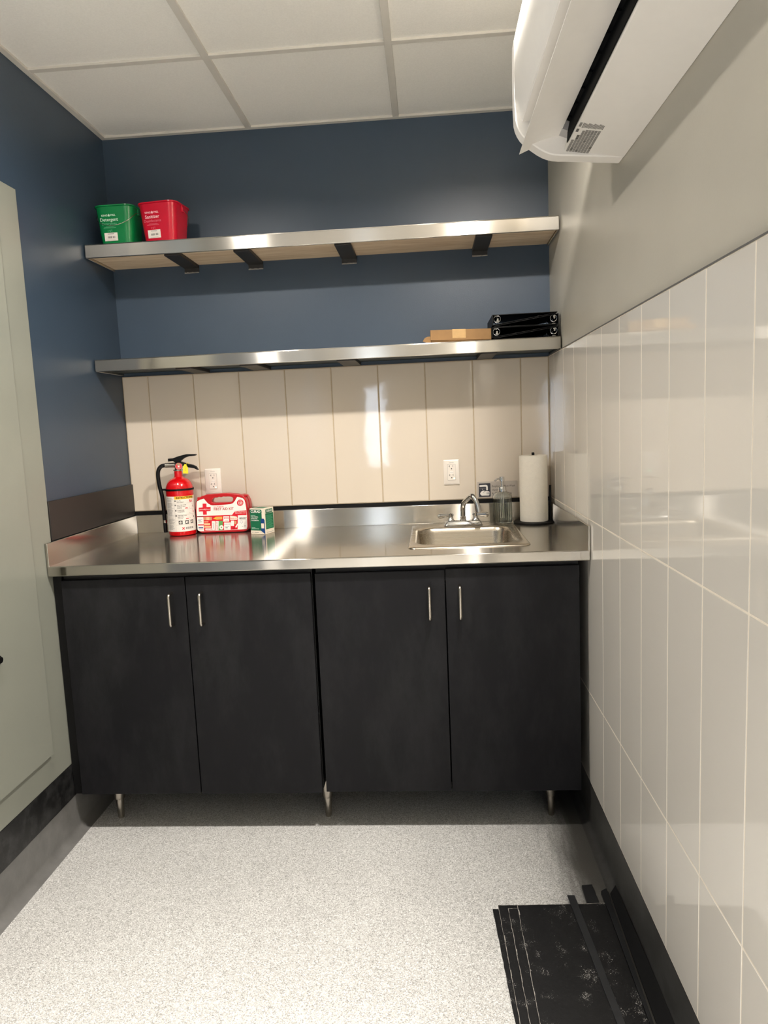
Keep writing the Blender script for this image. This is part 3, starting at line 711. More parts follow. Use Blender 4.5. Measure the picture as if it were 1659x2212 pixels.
m.polyf(arc(0, 0, 0.011, 60, 130, 6) + arc(0, 0, 0.007, 130, 60, 6), fg, 0.0001, 'kgreen'); m.polyf(arc(0, 0, 0.011, 135, 230, 6) + arc(0, 0, 0.007, 230, 135, 6), fg, 0.0001, 'redprint'); m.polyf(arc(0, 0, 0.011, -50, 55, 6) + arc(0, 0, 0.007, 55, -50, 6), fg, 0.0001, 'redprint')
m.polyf([(-0.0006, -0.003), (0.0006, -0.003), (0.003, 0.009)], fg, 0.0003, 'white'); m.polyf(arc(0, -0.001, 0.003, 0, 360, 10), fg, 0.0002, 'white')
m.build('pressure_gauge', t)
hp = [(ex - 0.052, ey - 0.0045, 1.291), (ex - 0.070, ey - 0.006, 1.287), (ex - 0.083, ey - 0.008, 1.270), (ex - 0.0865, ey - 0.008, 1.240), (ex - 0.083, ey - 0.008, 1.200), (ex - 0.0765, ey - 0.008, 1.165), (ex - 0.0735, ey - 0.008, 1.12), (ex - 0.0725, ey - 0.008, 1.06), (ex - 0.072, ey - 0.008, 1.002)]
hs_ = []
for i in range(len(hp) - 1):
    p = [Vector(hp[max(0, min(len(hp) - 1, i + k))]) for k in (-1, 0, 1, 2)]
    for k in range(6):
        q = k / 6; hs_.append(0.5 * ((2 * p[1]) + (p[2] - p[0]) * q + (2 * p[0] - 5 * p[1] + 4 * p[2] - p[3]) * q * q + (3 * p[1] - p[0] - 3 * p[2] + p[3]) * q ** 3))
hs_.append(Vector(hp[-1]))
hose = MB().tube(hs_, 0.0084, 'black', 18).build('hose', t)
MB().lathe([(0.0090, 0), (0.0090, 0.012)], (ex - 0.0723, ey - 0.008, 1.044), 'nickel', 24).build('ferrule', hose)
MB().box(ex - 0.074, ey - 0.012, 1.183, ex - 0.050, ey - 0.004, 1.191, 'black').build('hose_clip', hose, bevel=0.001)
ft = lambda u, v, d: gc + gd * (0.012 + d) + gx * u + Vector((0, 0, v))
tagp = [(0.015, -0.031), (0.0365, -0.0335), (0.0375, -0.008), (0.031, 0.006), (0.025, 0.008), (0.018, -0.002)]
m = MB().prism(tagp, ft, 0.0, 0.0006, 'tagy'); m.polyf(arc(0.0275, -0.001, 0.0016, 0, 360, 10), ft, 0.0008, 'inkg')
m.rectf(0.0262, -0.0175, 0.0270, -0.0075, ft, 0.0008, 'printd'); m.rectf(0.0240, -0.0200, 0.0295, -0.0193, ft, 0.0008, 'printd')
m.build('inspection_tag', t)
MB().tube([ft(0.0275, 0.000, 0.001), ft(0.036, 0.014, 0.0), ft(0.044, 0.010, -0.004), ft(0.040, 0.004, -0.006)], 0.0009, 'tagy', 8).build('tag_tie', t)

# ================================================================== FIRST AID KIT
kx, kyf, kd = 0.4265, -0.102, 0.078
t = thing('first_aid_kit', 'red plastic first aid kit case with carry handle, standing beside the fire extinguisher', 'first aid kit', (kx, kyf + kd / 2, ZC))
K = 0.0002255
def kc(x, y):
    b = -(y - 884); a = (x - 640) + 0.085 * b
    b = -(y - 884 + 0.025 * a); return (a * K, b * K)
outer = [kc(*p) for p in [(240, 880), (1040, 862), (1085, 852), (1122, 825), (1140, 780), (1135, 640), (1120, 470), (1105, 350), (1088, 268), (1055, 205), (1000, 165), (900, 140), (700, 122), (480, 135), (300, 150), (215, 178), (140, 235), (108, 300), (108, 420), (125, 600), (150, 770), (165, 825), (195, 865)]]
hole = [kc(*p) for p in [(415, 290), (430, 235), (470, 203), (520, 205), (560, 192), (600, 200), (640, 186), (690, 190), (730, 187), (775, 190), (815, 198), (835, 230), (820, 275), (785, 298), (600, 302), (470, 308)]]
def ring_face(outer, hole, f, d0, d1, mt, m):
    """slab with a hole: bmesh fill of both outlines, then walls"""
    bm = bmesh.new(); loops = []
    for lp in (outer, hole):
        vs = [bm.verts.new((u, v, 0)) for u, v in lp]; loops.append(vs)
        for i in range(len(vs)): bm.edges.new((vs[i], vs[(i + 1) % len(vs)]))
    bmesh.ops.triangle_fill(bm, use_beauty=True, use_dissolve=False, edges=bm.edges[:])
    bm.verts.index_update(); pts = [(v.co.x, v.co.y) for v in bm.verts]; fs = [[v.index for v in fc.verts] for fc in bm.faces]
    n = len(pts); lps = [[v.index for v in l] for l in loops]; bm.free()
    V = [f(u, v, d0) for u, v in pts] + [f(u, v, d1) for u, v in pts]
    F = [tuple(q) for q in fs] + [tuple(n + i for i in q[::-1]) for q in fs]
    for l in lps:
        for i in range(len(l)): a, b = l[i], l[(i + 1) % len(l)]; F.append((a, b, n + b, n + a))
    m.add(V, F, mt)
fk = face_y(kyf, kx, ZC + 0.0006)
m = MB(); ring_face(outer, hole, fk, 0.0, -0.034, 'redp', m)
m.build('front_shell', t, bevel=0.004, bseg=3)
sc = lambda p: (p[0] * 0.985 + 0.0035, p[1] * 0.985 + 0.001)
back = [kc(*p) for p in [(240, 880), (1040, 862), (1085, 852), (1122, 825), (1140, 780), (1135, 640), (1120, 470), (1105, 350), (1088, 268), (1055, 205), (1000, 165), (930, 150), (900, 215), (872, 290), (820, 345), (700, 362), (440, 372), (370, 345), (320, 285), (280, 200), (215, 190), (140, 235), (108, 300), (108, 420), (125, 600), (150, 770), (165, 825), (195, 865)]]
m = MB().prism([sc(p) for p in back], fk, -0.036, -kd, 'redp')
m.build('back_shell', t, bevel=0.005, bseg=3)
for hx_, hz in ((0.103, 0.155), (-0.098, 0.152)): MB().box(kx + hx_ - 0.010, kyf + 0.024, ZC + hz - 0.003, kx + hx_ + 0.010, kyf + 0.046, ZC + hz + 0.004, 'redp').build('latch', t, bevel=0.001)
# printed front label
m = MB(); dk = 0.0006
def kp(pts, mt, d=dk): m.polyf([kc(*p) for p in pts], fk, d, mt)
def kr(x0, y0, x1, y1, mt, d=dk): kp([(x0, y1), (x1, y1), (x1, y0), (x0, y0)], mt, d)
def ktx(s, x, y, size, mt, d=dk + 0.0004, **kw):
    u, v = kc(x, y); m.text(s, u, v, size * K, fk, d, mt, **kw)
kp([(152, 815), (138, 600), (128, 420), (128, 300), (140, 270), (200, 240), (270, 222), (300, 258), (345, 310), (400, 345), (440, 352), (600, 348), (780, 332), (830, 315), (870, 270), (900, 210), (915, 196), (960, 202), (1020, 222), (1052, 252), (1070, 310), (1085, 390), (1098, 480), (1110, 600), (1118, 760), (1110, 795), (1080, 815), (600, 838), (220, 850), (175, 840)], 'white')
kp([(140, 556), (820, 538), (868, 468), (1092, 452), (1098, 545), (930, 548), (945, 815), (600, 832), (280, 845), (262, 565), (140, 572)], 'redprint', dk + 0.0002)
for a in [(150, 578, 250, 715), (168, 735, 268, 838)]: kr(*a, 'white', dk + 0.0003)
kr(140, 556, 264, 575, 'redprint', dk + 0.0002); kr(160, 716, 272, 735, 'redprint', dk + 0.0004)
kp([(245, 316), (320, 316), (322, 382), (402, 380), (402, 458), (326, 462), (330, 528), (258, 530), (252, 466), (172, 468), (170, 396), (248, 390)], 'redprint', dk + 0.0003)
ktx('Johnson&Johnson', 287, 426, 36, 'white', xs=0.82, slant=0.25, d=dk + 0.0006)
ktx('ALL-PURPOSE', 556, 381, 34, 'redprint', xs=0.95)
ktx('FIRST AID KIT', 655, 424, 68, 'redp', xs=0.93, bold=0.0002)
kp(arc(971, 308, 62, 360, 0, 28), 'redprint', dk + 0.0003)
ktx('160', 971, 310, 62, 'white', bold=0.0003, d=dk + 0.0006); ktx('OVER', 971, 272, 22, 'white', d=dk + 0.0006); ktx('PIECES', 973, 346, 22, 'white', d=dk + 0.0006)
ktx('BEST VALUE WITH', 975, 478, 26, 'white', xs=1.0, d=dk + 0.0006); ktx('REFILLABLE CASE', 980, 505, 26, 'white', xs=1.0, d=dk + 0.0006)
# pictures of the contents
q = dk + 0.0005
kr(158, 622, 246, 626, 'navy', q); kr(158, 640, 215, 650, 'navy', q); kr(175, 660, 240, 668, 'inkg', q); kr(160, 676, 205, 682, 'inkg', q)
kr(172, 768, 262, 792, 'navy', q); kr(180, 812, 255, 816, 'redprint', q)
kr(272, 574, 428, 634, 'tan', q); kr(322, 574, 380, 634, 'peach', q + 0.0002)
for a, c in (((282, 660, 362, 676), 'peach'), ((278, 695, 395, 730), 'peach'), ((286, 745, 412, 780), 'peach'), ((305, 795, 438, 830), 'white')): kr(*a, c, q)
ktx('BAND-AID', 378, 813, 26, 'redprint', d=q + 0.0002, xs=0.9)
kp([(452, 606), (510, 572), (625, 570), (628, 620), (520, 625)], 'yellow', q); kr(510, 585, 615, 612, 'tan', q + 0.0002)
kr(428, 655, 490, 828, 'white', q); ktx('BAND-AID', 460, 740, 26, 'navy', d=q + 0.0002, rot=PI / 2, xs=0.9)
kr(500, 655, 562, 832, 'white', q); ktx('BAND-AID', 532, 740, 38, 'redprint', d=q + 0.0002, rot=PI / 2, xs=0.85)
kr(562, 652, 640, 828, 'kgreen', q); kp(arc(617, 775, 42, 360, 0, 20), 'white', q + 0.0003); kp(arc(617, 775, 13, 360, 0, 14), 'kgreen', q + 0.0005)
kr(650, 562, 765, 665, 'white', q); kr(665, 585, 752, 612, 'redprint', q + 0.0002); kr(672, 592, 745, 605, 'white', q + 0.0003); kr(680, 640, 745, 645, 'redprint', q + 0.0002)
kr(668, 682, 795, 822, 'white', q); ktx('BAND-AID', 728, 718, 26, 'navy', d=q + 0.0002, xs=0.9); kr(690, 760, 770, 766, 'inkg', q + 0.0002); kr(695, 775, 740, 795, 'inkg', q + 0.0002)
kp([(780, 552), (905, 568), (925, 600), (920, 630), (785, 635)], 'cream', q); ktx('BAND-AID', 856, 608, 30, 'redprint', d=q + 0.0002, xs=0.9)
kr(800, 648, 860, 750, 'white', q); kr(870, 655, 905, 715, 'tan', q)
kp([(885, 770), (925, 705), (938, 712), (912, 778), (890, 780)], 'white', q); kp(arc(855, 795, 24, 360, 0, 16), 'redp', q)
kr(932, 548, 1108, 812, 'white', q - 0.0001); ktx('BENGAY', 1028, 604, 42, 'ink', d=q + 0.0002, slant=0.2, bold=0.0003, xs=0.85)
kr(965, 631, 1085, 635, 'inkg', q + 0.0001)
for i in range(8):
    a = i * PI / 4; kp([(1003 + 26 * math.cos(a) - 4, 675 + 24 * math.sin(a) - 4), (1003 + 26 * math.cos(a) + 4, 675 + 24 * math.sin(a) - 4), (1003 + 26 * math.cos(a) + 4, 675 + 24 * math.sin(a) + 4), (1003 + 26 * math.cos(a) - 4, 675 + 24 * math.sin(a) + 4)], 'navy', q + 0.0002)
kr(1010, 760, 1040, 765, 'inkg', q + 0.0002); kp(arc(1072, 752, 10, 360, 0, 10), 'printd', q + 0.0002)
m.build('front_label', t, flat=True)

# ================================================================== BANDAGE BOX
bc = Vector((0.634, -0.186)); rz = math.radians(-21)
t = thing('bandage_box', 'small green and white bandage carton to the right of the first aid kit', 'box', (bc.x, bc.y, ZC), rz)
Rz = Matrix.Rotation(rz, 3, 'Z'); BW, BD, BH = 0.073, 0.068, 0.1085
def fbf(u, v, d):   # front face, u from left edge
    p = Rz @ Vector((u - BW, -d, 0)); return (bc.x + p.x, bc.y + p.y, ZC + 0.0004 + v)
def fbr(u, v, d):   # right face, u from the front edge
    p = Rz @ Vector((d, u, 0)); return (bc.x + p.x, bc.y + p.y, ZC + 0.0004 + v)
def fbt(u, v, d):
    p = Rz @ Vector((u - BW, v, 0)); return (bc.x + p.x, bc.y + p.y, ZC + 0.0004 + BH + d)
car = MB().prism([(0, 0), (BW, 0), (BW, BH), (0, BH)], fbf, 0, -BD, 'cream').build('carton', t, bevel=0.0008)
m = MB(); d = 0.0004
m.rectf(0.001, 0.0155, BW * 0.81, BH - 0.021, fbf, d, 'boxg')
m.polyf([(BW * 0.72, 0.0145), (BW - 0.001, 0.0005), (BW - 0.001, 0.0605), (BW * 0.93, 0.066), (BW * 0.76, 0.066), (BW * 0.72, 0.058)], fbf, d + 0.0002, 'boxb'); m.rectf(BW * 0.745, 0.025, BW * 0.93, 0.046, fbf, d + 0.0004, 'cream')
lg = [(0.009 + a, BH - 0.0135 + b) for a, b in rr(0.030, 0.0085, 0.005, 5)]; lg = [(u + 0.021, v) for u, v in lg]
m.polyf(lg, fbf, d + 0.0002, 'boxg'); m.polyf([(0.026, BH - 0.020), (0.030, BH - 0.026), (0.034, BH - 0.020)], fbf, d + 0.0002, 'boxg')
m.text('CURAD', 0.030, BH - 0.0135, 0.0150, fbf, d + 0.0005, 'white', xs=0.95, bold=0.0005)
for i, s in enumerate(('FLEX-FABRIC', 'BANDAGES', 'PANSEMENTS')): m.text(s, 0.006, BH - 0.036 - i * 0.0075, 0.0068, fbf, d + 0.0003, 'white', 'LEFT', xs=0.9, bold=0.0001)
m.rectf(0.006, BH - 0.030, 0.028, BH - 0.0288, fbf, d + 0.0003, 'gtext'); m.rectf(0.006, 0.027, 0.024, 0.0282, fbf, d + 0.0003, 'gtext'); m.rectf(0.006, 0.022, 0.042, 0.0232, fbf, d + 0.0003, 'gtext')
m.text('30', 0.010, 0.0075, 0.0065, fbf, d + 0.0003, 'ink'); m.rectf(0.018, 0.0065, 0.040, 0.008, fbf, d + 0.0003, 'inkg')
# side face
m.rectf(0.006, 0.020, BD - 0.004, BH - 0.022, fbr, d, 'boxg')
m.polyf([(0.034 + a, BH - 0.013 + b) for a, b in rr(0.026, 0.008, 0.005, 5)], fbr, d, 'boxg'); m.text('CURAD', 0.034, BH - 0.013, 0.0130, fbr, d + 0.0003, 'white', bold=0.0003, xs=0.95)
for i in range(13): m.rectf(0.010, 0.026 + i * 0.0042, BD - 0.008 - (i % 3) * 0.006, 0.0272 + i * 0.0042, fbr, d + 0.0002, 'gtext2')
m.rectf(0.010, 0.006, BD - 0.01, 0.0075, fbr, d, 'inkg')
m.rectf(0.010, 0.006, BW - 0.010, BD - 0.012, fbt, d, 'boxg')
m.build('printed_faces', car, flat=True)

# ================================================================== OUTLETS
def outlet(x0, x1, z0, z1, label):
    xc, zc = (x0 + x1) / 2, (z0 + z1) / 2; yb = -0.0103
    t = thing('wall_outlet', label, 'outlet', (xc, yb, zc), group='white wall outlets')
    f = face_y(yb, xc, zc); hw, hh = (x1 - x0) / 2, (z1 - z0) / 2
    MB().loft([[f(a, b, 0) for a, b in rr(hw, hh, 0.003, 3)], [f(a, b, 0.003) for a, b in rr(hw, hh, 0.003, 3)], [f(a, b, 0.0058) for a, b in rr(hw - 0.004, hh - 0.004, 0.002, 3)]], 'outlet', False).build('cover_plate', t)
    m = MB(); a, b = 0.0168, 0.0335
    m.prism(rr(a + 0.0007, b + 0.0007, 0.002, 3), f, 0.0057, 0.0062, 'inkg'); m.prism(rr(a, b, 0.0018, 3), f, 0.0057, 0.0072, 'outlet')
    for zo in (0.021, -0.0175):
        m.rectf(-0.0085, zo + 0.001, -0.0070, zo + 0.0095, f, 0.0074, 'slot'); m.rectf(-0.0125, zo + 0.0045, -0.0085, zo + 0.006, f, 0.0074, 'slot'); m.rectf(0.0055, zo + 0.0015, 0.0070, zo + 0.0095, f, 0.0074, 'slot')
        m.polyf(arc(0, zo - 0.006, 0.0024, 0, 360, 12), f, 0.0074, 'slot')
    m.rectf(-0.0075, -0.006, 0.0075, 0.0045, f, 0.0075, 'white'); m.rectf(-0.0075, -0.0012, 0.0075, -0.0006, f, 0.0077, 'inkg')
    rc = m.build('receptacle', t)
    MB().polyf(arc(0.0105, -0.0265, 0.0022, 0, 360, 12), f, 0.0077, 'led').build('status_light', rc, label='small green status light')
    MB().rectf(-0.010, hh - 0.0140, 0.010, hh - 0.0128, f, 0.0060, 'inkg').build('plate_print', t, flat=True)
    for sv in (hh - 0.0065, -hh + 0.0065): MB().prism(arc(0, sv, 0.0018, 0, 350, 12), f, 0.0056, 0.0061, 'white').build('screw', t)
outlet(1.3858, 1.4535, 1.1535, 1.2615, 'white electrical outlet on the tiles above the faucet')
outlet(0.3388, 0.4105, 1.1530, 1.2640, 'white electrical outlet on the tiles behind the first aid kit')

# ================================================================== HAND-WASH SIGN
t = thing('hand_washing_sign', 'small grey hand-washing notice on the tiles behind the soap bottle', 'sign', (1.6137, -0.0103, 1.1255))
sw, shh = 0.0862, 0.0352; fs_ = face_y(-0.0103, 1.6137, 1.1258)
MB().prism(rr(sw, shh, 0.004, 4), fs_, 0, 0.002, 'sign').build('plate', t, bevel=0.0006)
m = MB(); d = 0.0023
P0 = lambda x, y: (-sw + (x - 350) * 0.0001628, shh - (y - 242 + (x - 350) * 0.043) * 0.0001628 * 0.98)
m.polyf([(-0.0785 + a + 0.0240, b - 0.0012) for a, b in rr(0.0250, 0.0292, 0.003, 4)], fs_, d, 'signd')
wv = 'white'; d2 = d + 0.0003; cx = -0.0545
m.polyf([(cx - 0.022, 0.0205), (cx + 0.006, 0.0215), (cx + 0.012, 0.0185), (cx + 0.0135, 0.012), (cx + 0.0135, 0.0002), (cx + 0.010, -0.0035), (cx + 0.0065, 0.0002), (cx + 0.0065, 0.011), (cx + 0.004, 0.0140), (cx - 0.022, 0.0135)][::-1], fs_, d2, wv)
m.rectf(cx - 0.023, 0.0048, cx + 0.005, 0.0058, fs_, d2, 'inkg'); m.polyf([(cx - 0.013, 0.0035), (cx - 0.006, 0.0035), (cx - 0.0095, 0.002)], fs_, d2, wv)
m.polyf([(cx - 0.019, -0.019), (cx - 0.013, -0.0245), (cx + 0.017, -0.0245), (cx + 0.0195, -0.0225), (cx + 0.0195, -0.0208), (cx + 0.006, -0.0198), (cx + 0.006, -0.0190), (cx + 0.021, -0.0188), (cx + 0.021, -0.0165), (cx + 0.006, -0.0155), (cx + 0.006, -0.0147), (cx + 0.021, -0.0140), (cx + 0.021, -0.0118), (cx + 0.006, -0.0112), (cx + 0.006, -0.0102), (cx + 0.0195, -0.0092), (cx + 0.0195, -0.0072), (cx + 0.002, -0.0048), (cx - 0.007, -0.0028), (cx - 0.015, -0.007), (cx - 0.0195, -0.0135)], fs_, d2, wv)
m.polyf([(cx - 0.007, -0.013), (cx - 0.006, -0.013), (cx - 0.001, -0.0068), (cx + 0.004, -0.0062), (cx + 0.004, -0.0054), (cx - 0.002, -0.006)], fs_, d2 + 0.0002, 'signd')
for i, s in enumerate(('Employees Must Wash', 'Hands Before', 'Returning to Work')): m.text(s, -0.0235, 0.0140 - i * 0.0158, 0.0110, fs_, d, 'ink', 'LEFT', xs=0.98)
m.build('printed_text', t, flat=True)

# ================================================================== BUCKETS
def bucket(cx, cy, rz, mt, label, words, tm, tm2, sc=1.0, side=-1):
    z0 = 2.1733; t = thing('cleaning_bucket', label, 'bucket', (cx, cy, z0), rz, 'small square cleaning buckets')
    R = Matrix.Rotation(rz, 3, 'Z')
    def P(x, y, z): q = R @ Vector((x, y, 0)); return (cx + q.x, cy + q.y, z0 + z)
    h = 0.152
    def rg(hw, hd, r, z): return [P(a, b, z) for a, b in rr(hw * sc, hd * sc, r, 8)]
    m = MB().loft([rg(0.062, 0.056, 0.024, 0.0), rg(0.0665, 0.0605, 0.027, 0.004), rg(0.0795, 0.0735, 0.032, h - 0.006), rg(0.0845, 0.0785, 0.036, h - 0.004), rg(0.0845, 0.0785, 0.036, h), rg(0.0785, 0.0725, 0.031, h), rg(0.0645, 0.0585, 0.026, 0.006), rg(0.05, 0.045, 0.02, 0.004)], mt, True, True)
    body = m.build('body', t)
    for s in (-1, 1): MB().prism([(-0.009, h - 0.028), (0.009, h - 0.028), (0.011, h - 0.004), (-0.011, h - 0.004)], lambda u, v, d, s=s: P(s * (0.0760 * sc + d), u, v), 0.0, 0.0075, mt).build('handle_lug', body, bevel=0.001)
    pts = []; zh = h - 0.020
    for i in range(33):
        a = PI * i / 32; pts.append(P(0.083 * sc * math.cos(a), side * (0.0845 * sc * math.sin(a) ** 0.5 + 0.004) if 0 < i < 32 else 0, zh - 0.062 * math.sin(a)))
    MB().tube(pts, 0.0011, 'nickel', 8).build('wire_handle', t)
    tilt = (0.0735 - 0.0605) / (h - 0.010)
    f = lambda u, v, d: P(u - 0.006, -(0.0605 * sc + (v - 0.004) * tilt * sc) - d, v)
    m = MB(); d = 0.0006
    m.text('KING', -0.0285, 0.1135, 0.0098, f, d, tm, xs=1.08, bold=0.00018); m.text('PAIL', 0.0065, 0.1135, 0.0098, f, d, tm, xs=1.08, bold=0.00018); m.polyf([(-0.0105 + (0.0048 if i % 2 == 0 else 0.0030) * math.cos(i * PI / 5 + PI / 2), 0.1137 + (0.0058 if i % 2 == 0 else 0.0036) * math.sin(i * PI / 5 + PI / 2)) for i in range(10)], f, d, tm); m.text(words[1], -0.012, 0.0975, 0.0175, f, d, tm, xs=1.0, bold=0.0002); m.text(words[2], -0.012, 0.0825, 0.0135, f, d, tm2, xs=0.97)
    for k, (wd, v) in enumerate(((0.022, 0.0715), (0.032, 0.0690), (0.036, 0.0665))): m.rectf(-0.012 - wd / 1.4, v, -0.012 + wd / 1.4, v + 0.0009, f, d, tm2)
    m.text(words[3], -0.012, 0.0565, 0.0090, f, d, tm2)
    m.build('printed_text', body, flat=True)
    m = MB(); m.prism([(-0.037, 0.019), (0.016, 0.019), (0.016, 0.049), (-0.037, 0.049)], f, 0.0003, 0.0008, 'paper')
    m.rectf(-0.024, 0.0445, 0.003, 0.0465, f, 0.001, 'inkg'); m.rectf(-0.022, 0.0415, 0.000, 0.0422, f, 0.001, 'inkg'); m.rectf(-0.028, 0.0215, 0.006, 0.0222, f, 0.001, 'inkg')
    random.seed(len(label)); u = -0.024
    while u < 0.006:
        wb_ = random.choice((0.0005, 0.0009, 0.0013))
        if not -0.007 < u < -0.005: m.rectf(u, 0.0285, u + wb_, 0.036, f, 0.001, 'ink')
        u += wb_ + random.choice((0.0006, 0.001))
    m.build('price_sticker', body, label='white barcode sticker', flat=True)
bucket(0.1185, -0.163, math.radians(-1), 'green', 'green plastic bucket at the left end of the upper shelf', ('', 'Detergent', 'Detergente', '3 QT.'), 'gtext', 'gtext2', 0.965)
bucket(0.3015, -0.166, math.radians(-7), 'bred', 'red plastic bucket beside the green one on the upper shelf', ('', 'Sanitizer', 'Desinfectante', '3 QT.'), 'rtext', 'rtext2', 1.0, 1)

# ================================================================== BINDERS (two nested pairs) AND CARDBOARD BOX
ZS = 1.7293
def binder(x0, x1, z0, h, spine_left, yf, label):
    """ring binder lying flat; spine at one side, covers closing to the other"""
    t = thing('ring_binder', label, 'binder', ((x0 + x1) / 2, yf + 0.11, z0), group='black ring binders on the lower shelf')
    L = x1 - x0; th = 0.0025; yb = -0.024
    if spine_left: u = lambda a: x0 + a
    else: u = lambda a: x1 - a
    v = (lambda b: z0 + b) if not spine_left else (lambda b: z0 + h - b)
    f = lambda a, b, d: (u(a), d, v(b))
    MB().prism([(0, 0), (L, 0), (L, th), (0, th)], f, yf, yb, 'binder').build('cover', t, bevel=0.0008)
    hs2 = h * 0.50
    MB().prism([(0, hs2 + h * 0.36 - th), (0, hs2 + h * 0.36), (L * 0.985, th + 0.0035), (L * 0.985, th + 0.0008)], f, yf, yb, 'binder').build('cover', t, bevel=0.0008)
    MB().prism([(0, th), (th, th), (th, hs2 + h * 0.36 - th), (0, hs2 + h * 0.36 - th)], f, yf, yb, 'binder').build('spine', t)
    MB().prism([(0.008, th + 0.0002), (0.026, th + 0.0002), (0.022, th + 0.004), (0.012, th + 0.004)], f, yf + 0.012, yb - 0.01, 'chrome').build('ring_mechanism', t)
    hr = 0.0128
    rz_ = (th + 0.0010 + hr) if spine_left else (th + 0.0085 + hr)
    for k in range(3):
        y = yf + 0.006 + k * 0.092
        MB().torus((u(0.0185), y, v(rz_)), hr, 0.0011, 'chrome', (0, 1, 0), 32, 8).build('ring', t)
    c_ = (0.0205, rz_ + 0.004) if spine_left else (0.0150, rz_ + 0.005)
    MB().prism([(c_[0] + a, c_[1] + b) for a, b in [(-0.0055, 0.006), (0.0055, 0.006), (0.006, 0.002), (0.003, 0.001), (0.0042, -0.005), (0.0, -0.008), (-0.0042, -0.005), (-0.003, 0.001), (-0.006, 0.002)]], f, yf + 0.004, yf + 0.009, 'chrome').build('opening_lever', t, bevel=0.001)
x0, x1 = 1.5875, W - 0.0105
binder(x0, x1 - 0.004, ZS + 0.0475, 0.0470, True, -0.252, 'black ring binder on top of the stack, its spine to the left')
binder(x0 + 0.004, x1, ZS + 0.0470, 0.0470, False, -0.252, 'black ring binder in the upper pair, its spine to the right wall')
binder(x0 - 0.004, x1 - 0.004, ZS + 0.0010, 0.0455, True, -0.254, 'black ring binder in the lower pair, its spine against the cardboard box')
binder(x0, x1, ZS + 0.0003, 0.0455, False, -0.254, 'black ring binder at the very bottom of the stack, spine to the right wall')

t = thing('cardboard_box', 'flat brown cardboard box with an open end flap on the lower shelf beside the binders', 'cardboard box', (1.465, -0.15, ZS))
fb = lambda u, v, d: (u, -0.246 + d, ZS + v)
m = MB()
m.prism([(1.3495, 0.0065), (1.5825, 0.0015), (1.5825, 0.0455), (1.3470, 0.0500)], fb, 0.004, 0.205, 'card')
m.prism([(1.3505, 0.0003), (1.5825, 0.0003), (1.5825, 0.0015), (1.3505, 0.0062)], fb, 0.010, 0.20, 'card')
bo = m.build('carton', t, bevel=0.0008)
MB().prism([(1.3475, 0.0105), (1.5825, 0.0045), (1.5815, 0.0440), (1.3480, 0.0495)], fb, 0.0005, 0.0035, 'card').build('front_flap', t, bevel=0.0006)
MB().prism([(1.3495, 0.0265), (1.335, 0.0255), (1.325, 0.021), (1.3165, 0.0085), (1.330, 0.004), (1.3475, 0.0003)], fb, 0.004, 0.0065, 'card').build('end_flap', t)
MB().prism([(1.4325, 0.0150), (1.4840, 0.0135), (1.4840, 0.0475), (1.4325, 0.0490)], fb, -0.0004, 0.0003, 'tape').build('tape_strip', bo, label='shiny strip of clear tape')

# ================================================================== AIR CONDITIONER
ya, yb_ = -1.084, -1.945
t = thing('air_conditioner', 'white wall-mounted air conditioner high on the right wall', 'air conditioner', (W - 0.13, (ya + yb_) / 2, 2.07))
fa = lambda u, v, d: (u, d, v)
back = W - 0.0004
cap = [(back, 2.0715), (1.71, 2.0845), (1.690, 2.0858), (1.674, 2.0882), (1.660, 2.0923), (1.648, 2.0978), (1.636, 2.1050), (1.625, 2.1132), (1.612, 2.1228), (1.601, 2.1322), (1.592, 2.1425), (1.585, 2.1540), (1.580, 2.1660), (1.577, 2.1790), (1.5755, 2.22), (1.5755, 2.30), (1.5770, 2.372), (1.586, 2.384), (1.62, 2.392), (back, 2.392)]
MB().prism(cap, fa, ya, ya - 0.046, 'acw').build('end_cap', t, bevel=0.003); MB().prism(cap, fa, yb_ + 0.046, yb_, 'acw').build('end_cap', t, bevel=0.003)
body = [(back, 2.0715), (1.7015, 2.0963), (1.699, 2.100), (1.706, 2.125), (1.712, 2.156), (1.700, 2.162), (1.640, 2.183), (1.602, 2.180), (1.594, 2.177), (1.589, 2.183), (1.584, 2.205), (1.5765, 2.232), (1.5750, 2.30), (1.5768, 2.371), (1.586, 2.3835), (1.62, 2.3915), (back, 2.3915)]
MB().prism(body, fa, ya - 0.0461, yb_ + 0.0461, 'acw').build('housing', t, bevel=0.0015)
MB().prism([(1.5935, 2.1765), (1.602, 2.1795), (1.640, 2.1825), (1.642, 2.1780), (1.604, 2.1745), (1.5945, 2.1735)], fa, ya - 0.047, yb_ + 0.047, 'acw').build('outlet_lip', t)
MB().prism([(1.640, 2.1815), (1.700, 2.1610), (1.7112, 2.1555), (1.7052, 2.125), (1.6984, 2.0995), (1.6972, 2.1010), (1.6990, 2.125), (1.7045, 2.150), (1.697, 2.155), (1.640, 2.176)], fa, ya - 0.090, yb_ + 0.09, 'acd').build('air_outlet', t)
for i in range(9):
    y = ya - 0.12 - i * 0.075; MB().prism([(1.662, 2.156), (1.706, 2.146), (1.706, 2.150), (1.662, 2.170)], fa, y, y - 0.0015, 'acd').build('louver_vane', t)
MB().prism([(1.650, 2.172), (1.7105, 2.148), (1.7065, 2.126), (1.650, 2.150)], fa, ya - 0.0462, ya - 0.089, 'acg').build('outlet_cheek', t)
fl = []
for i in range(9):
    q = i / 8; fl.append((1.589 + 0.0985 * q, 2.1065 + 0.0285 * q + 0.004 * math.sin(PI * q)))
fl2 = [(x + 0.001, z + 0.0045) for x, z in fl[::-1]]
MB().prism(fl + fl2, fa, ya - 0.012, yb_ + 0.012, 'acw').build('air_flap', t, bevel=0.0008)
m = MB()
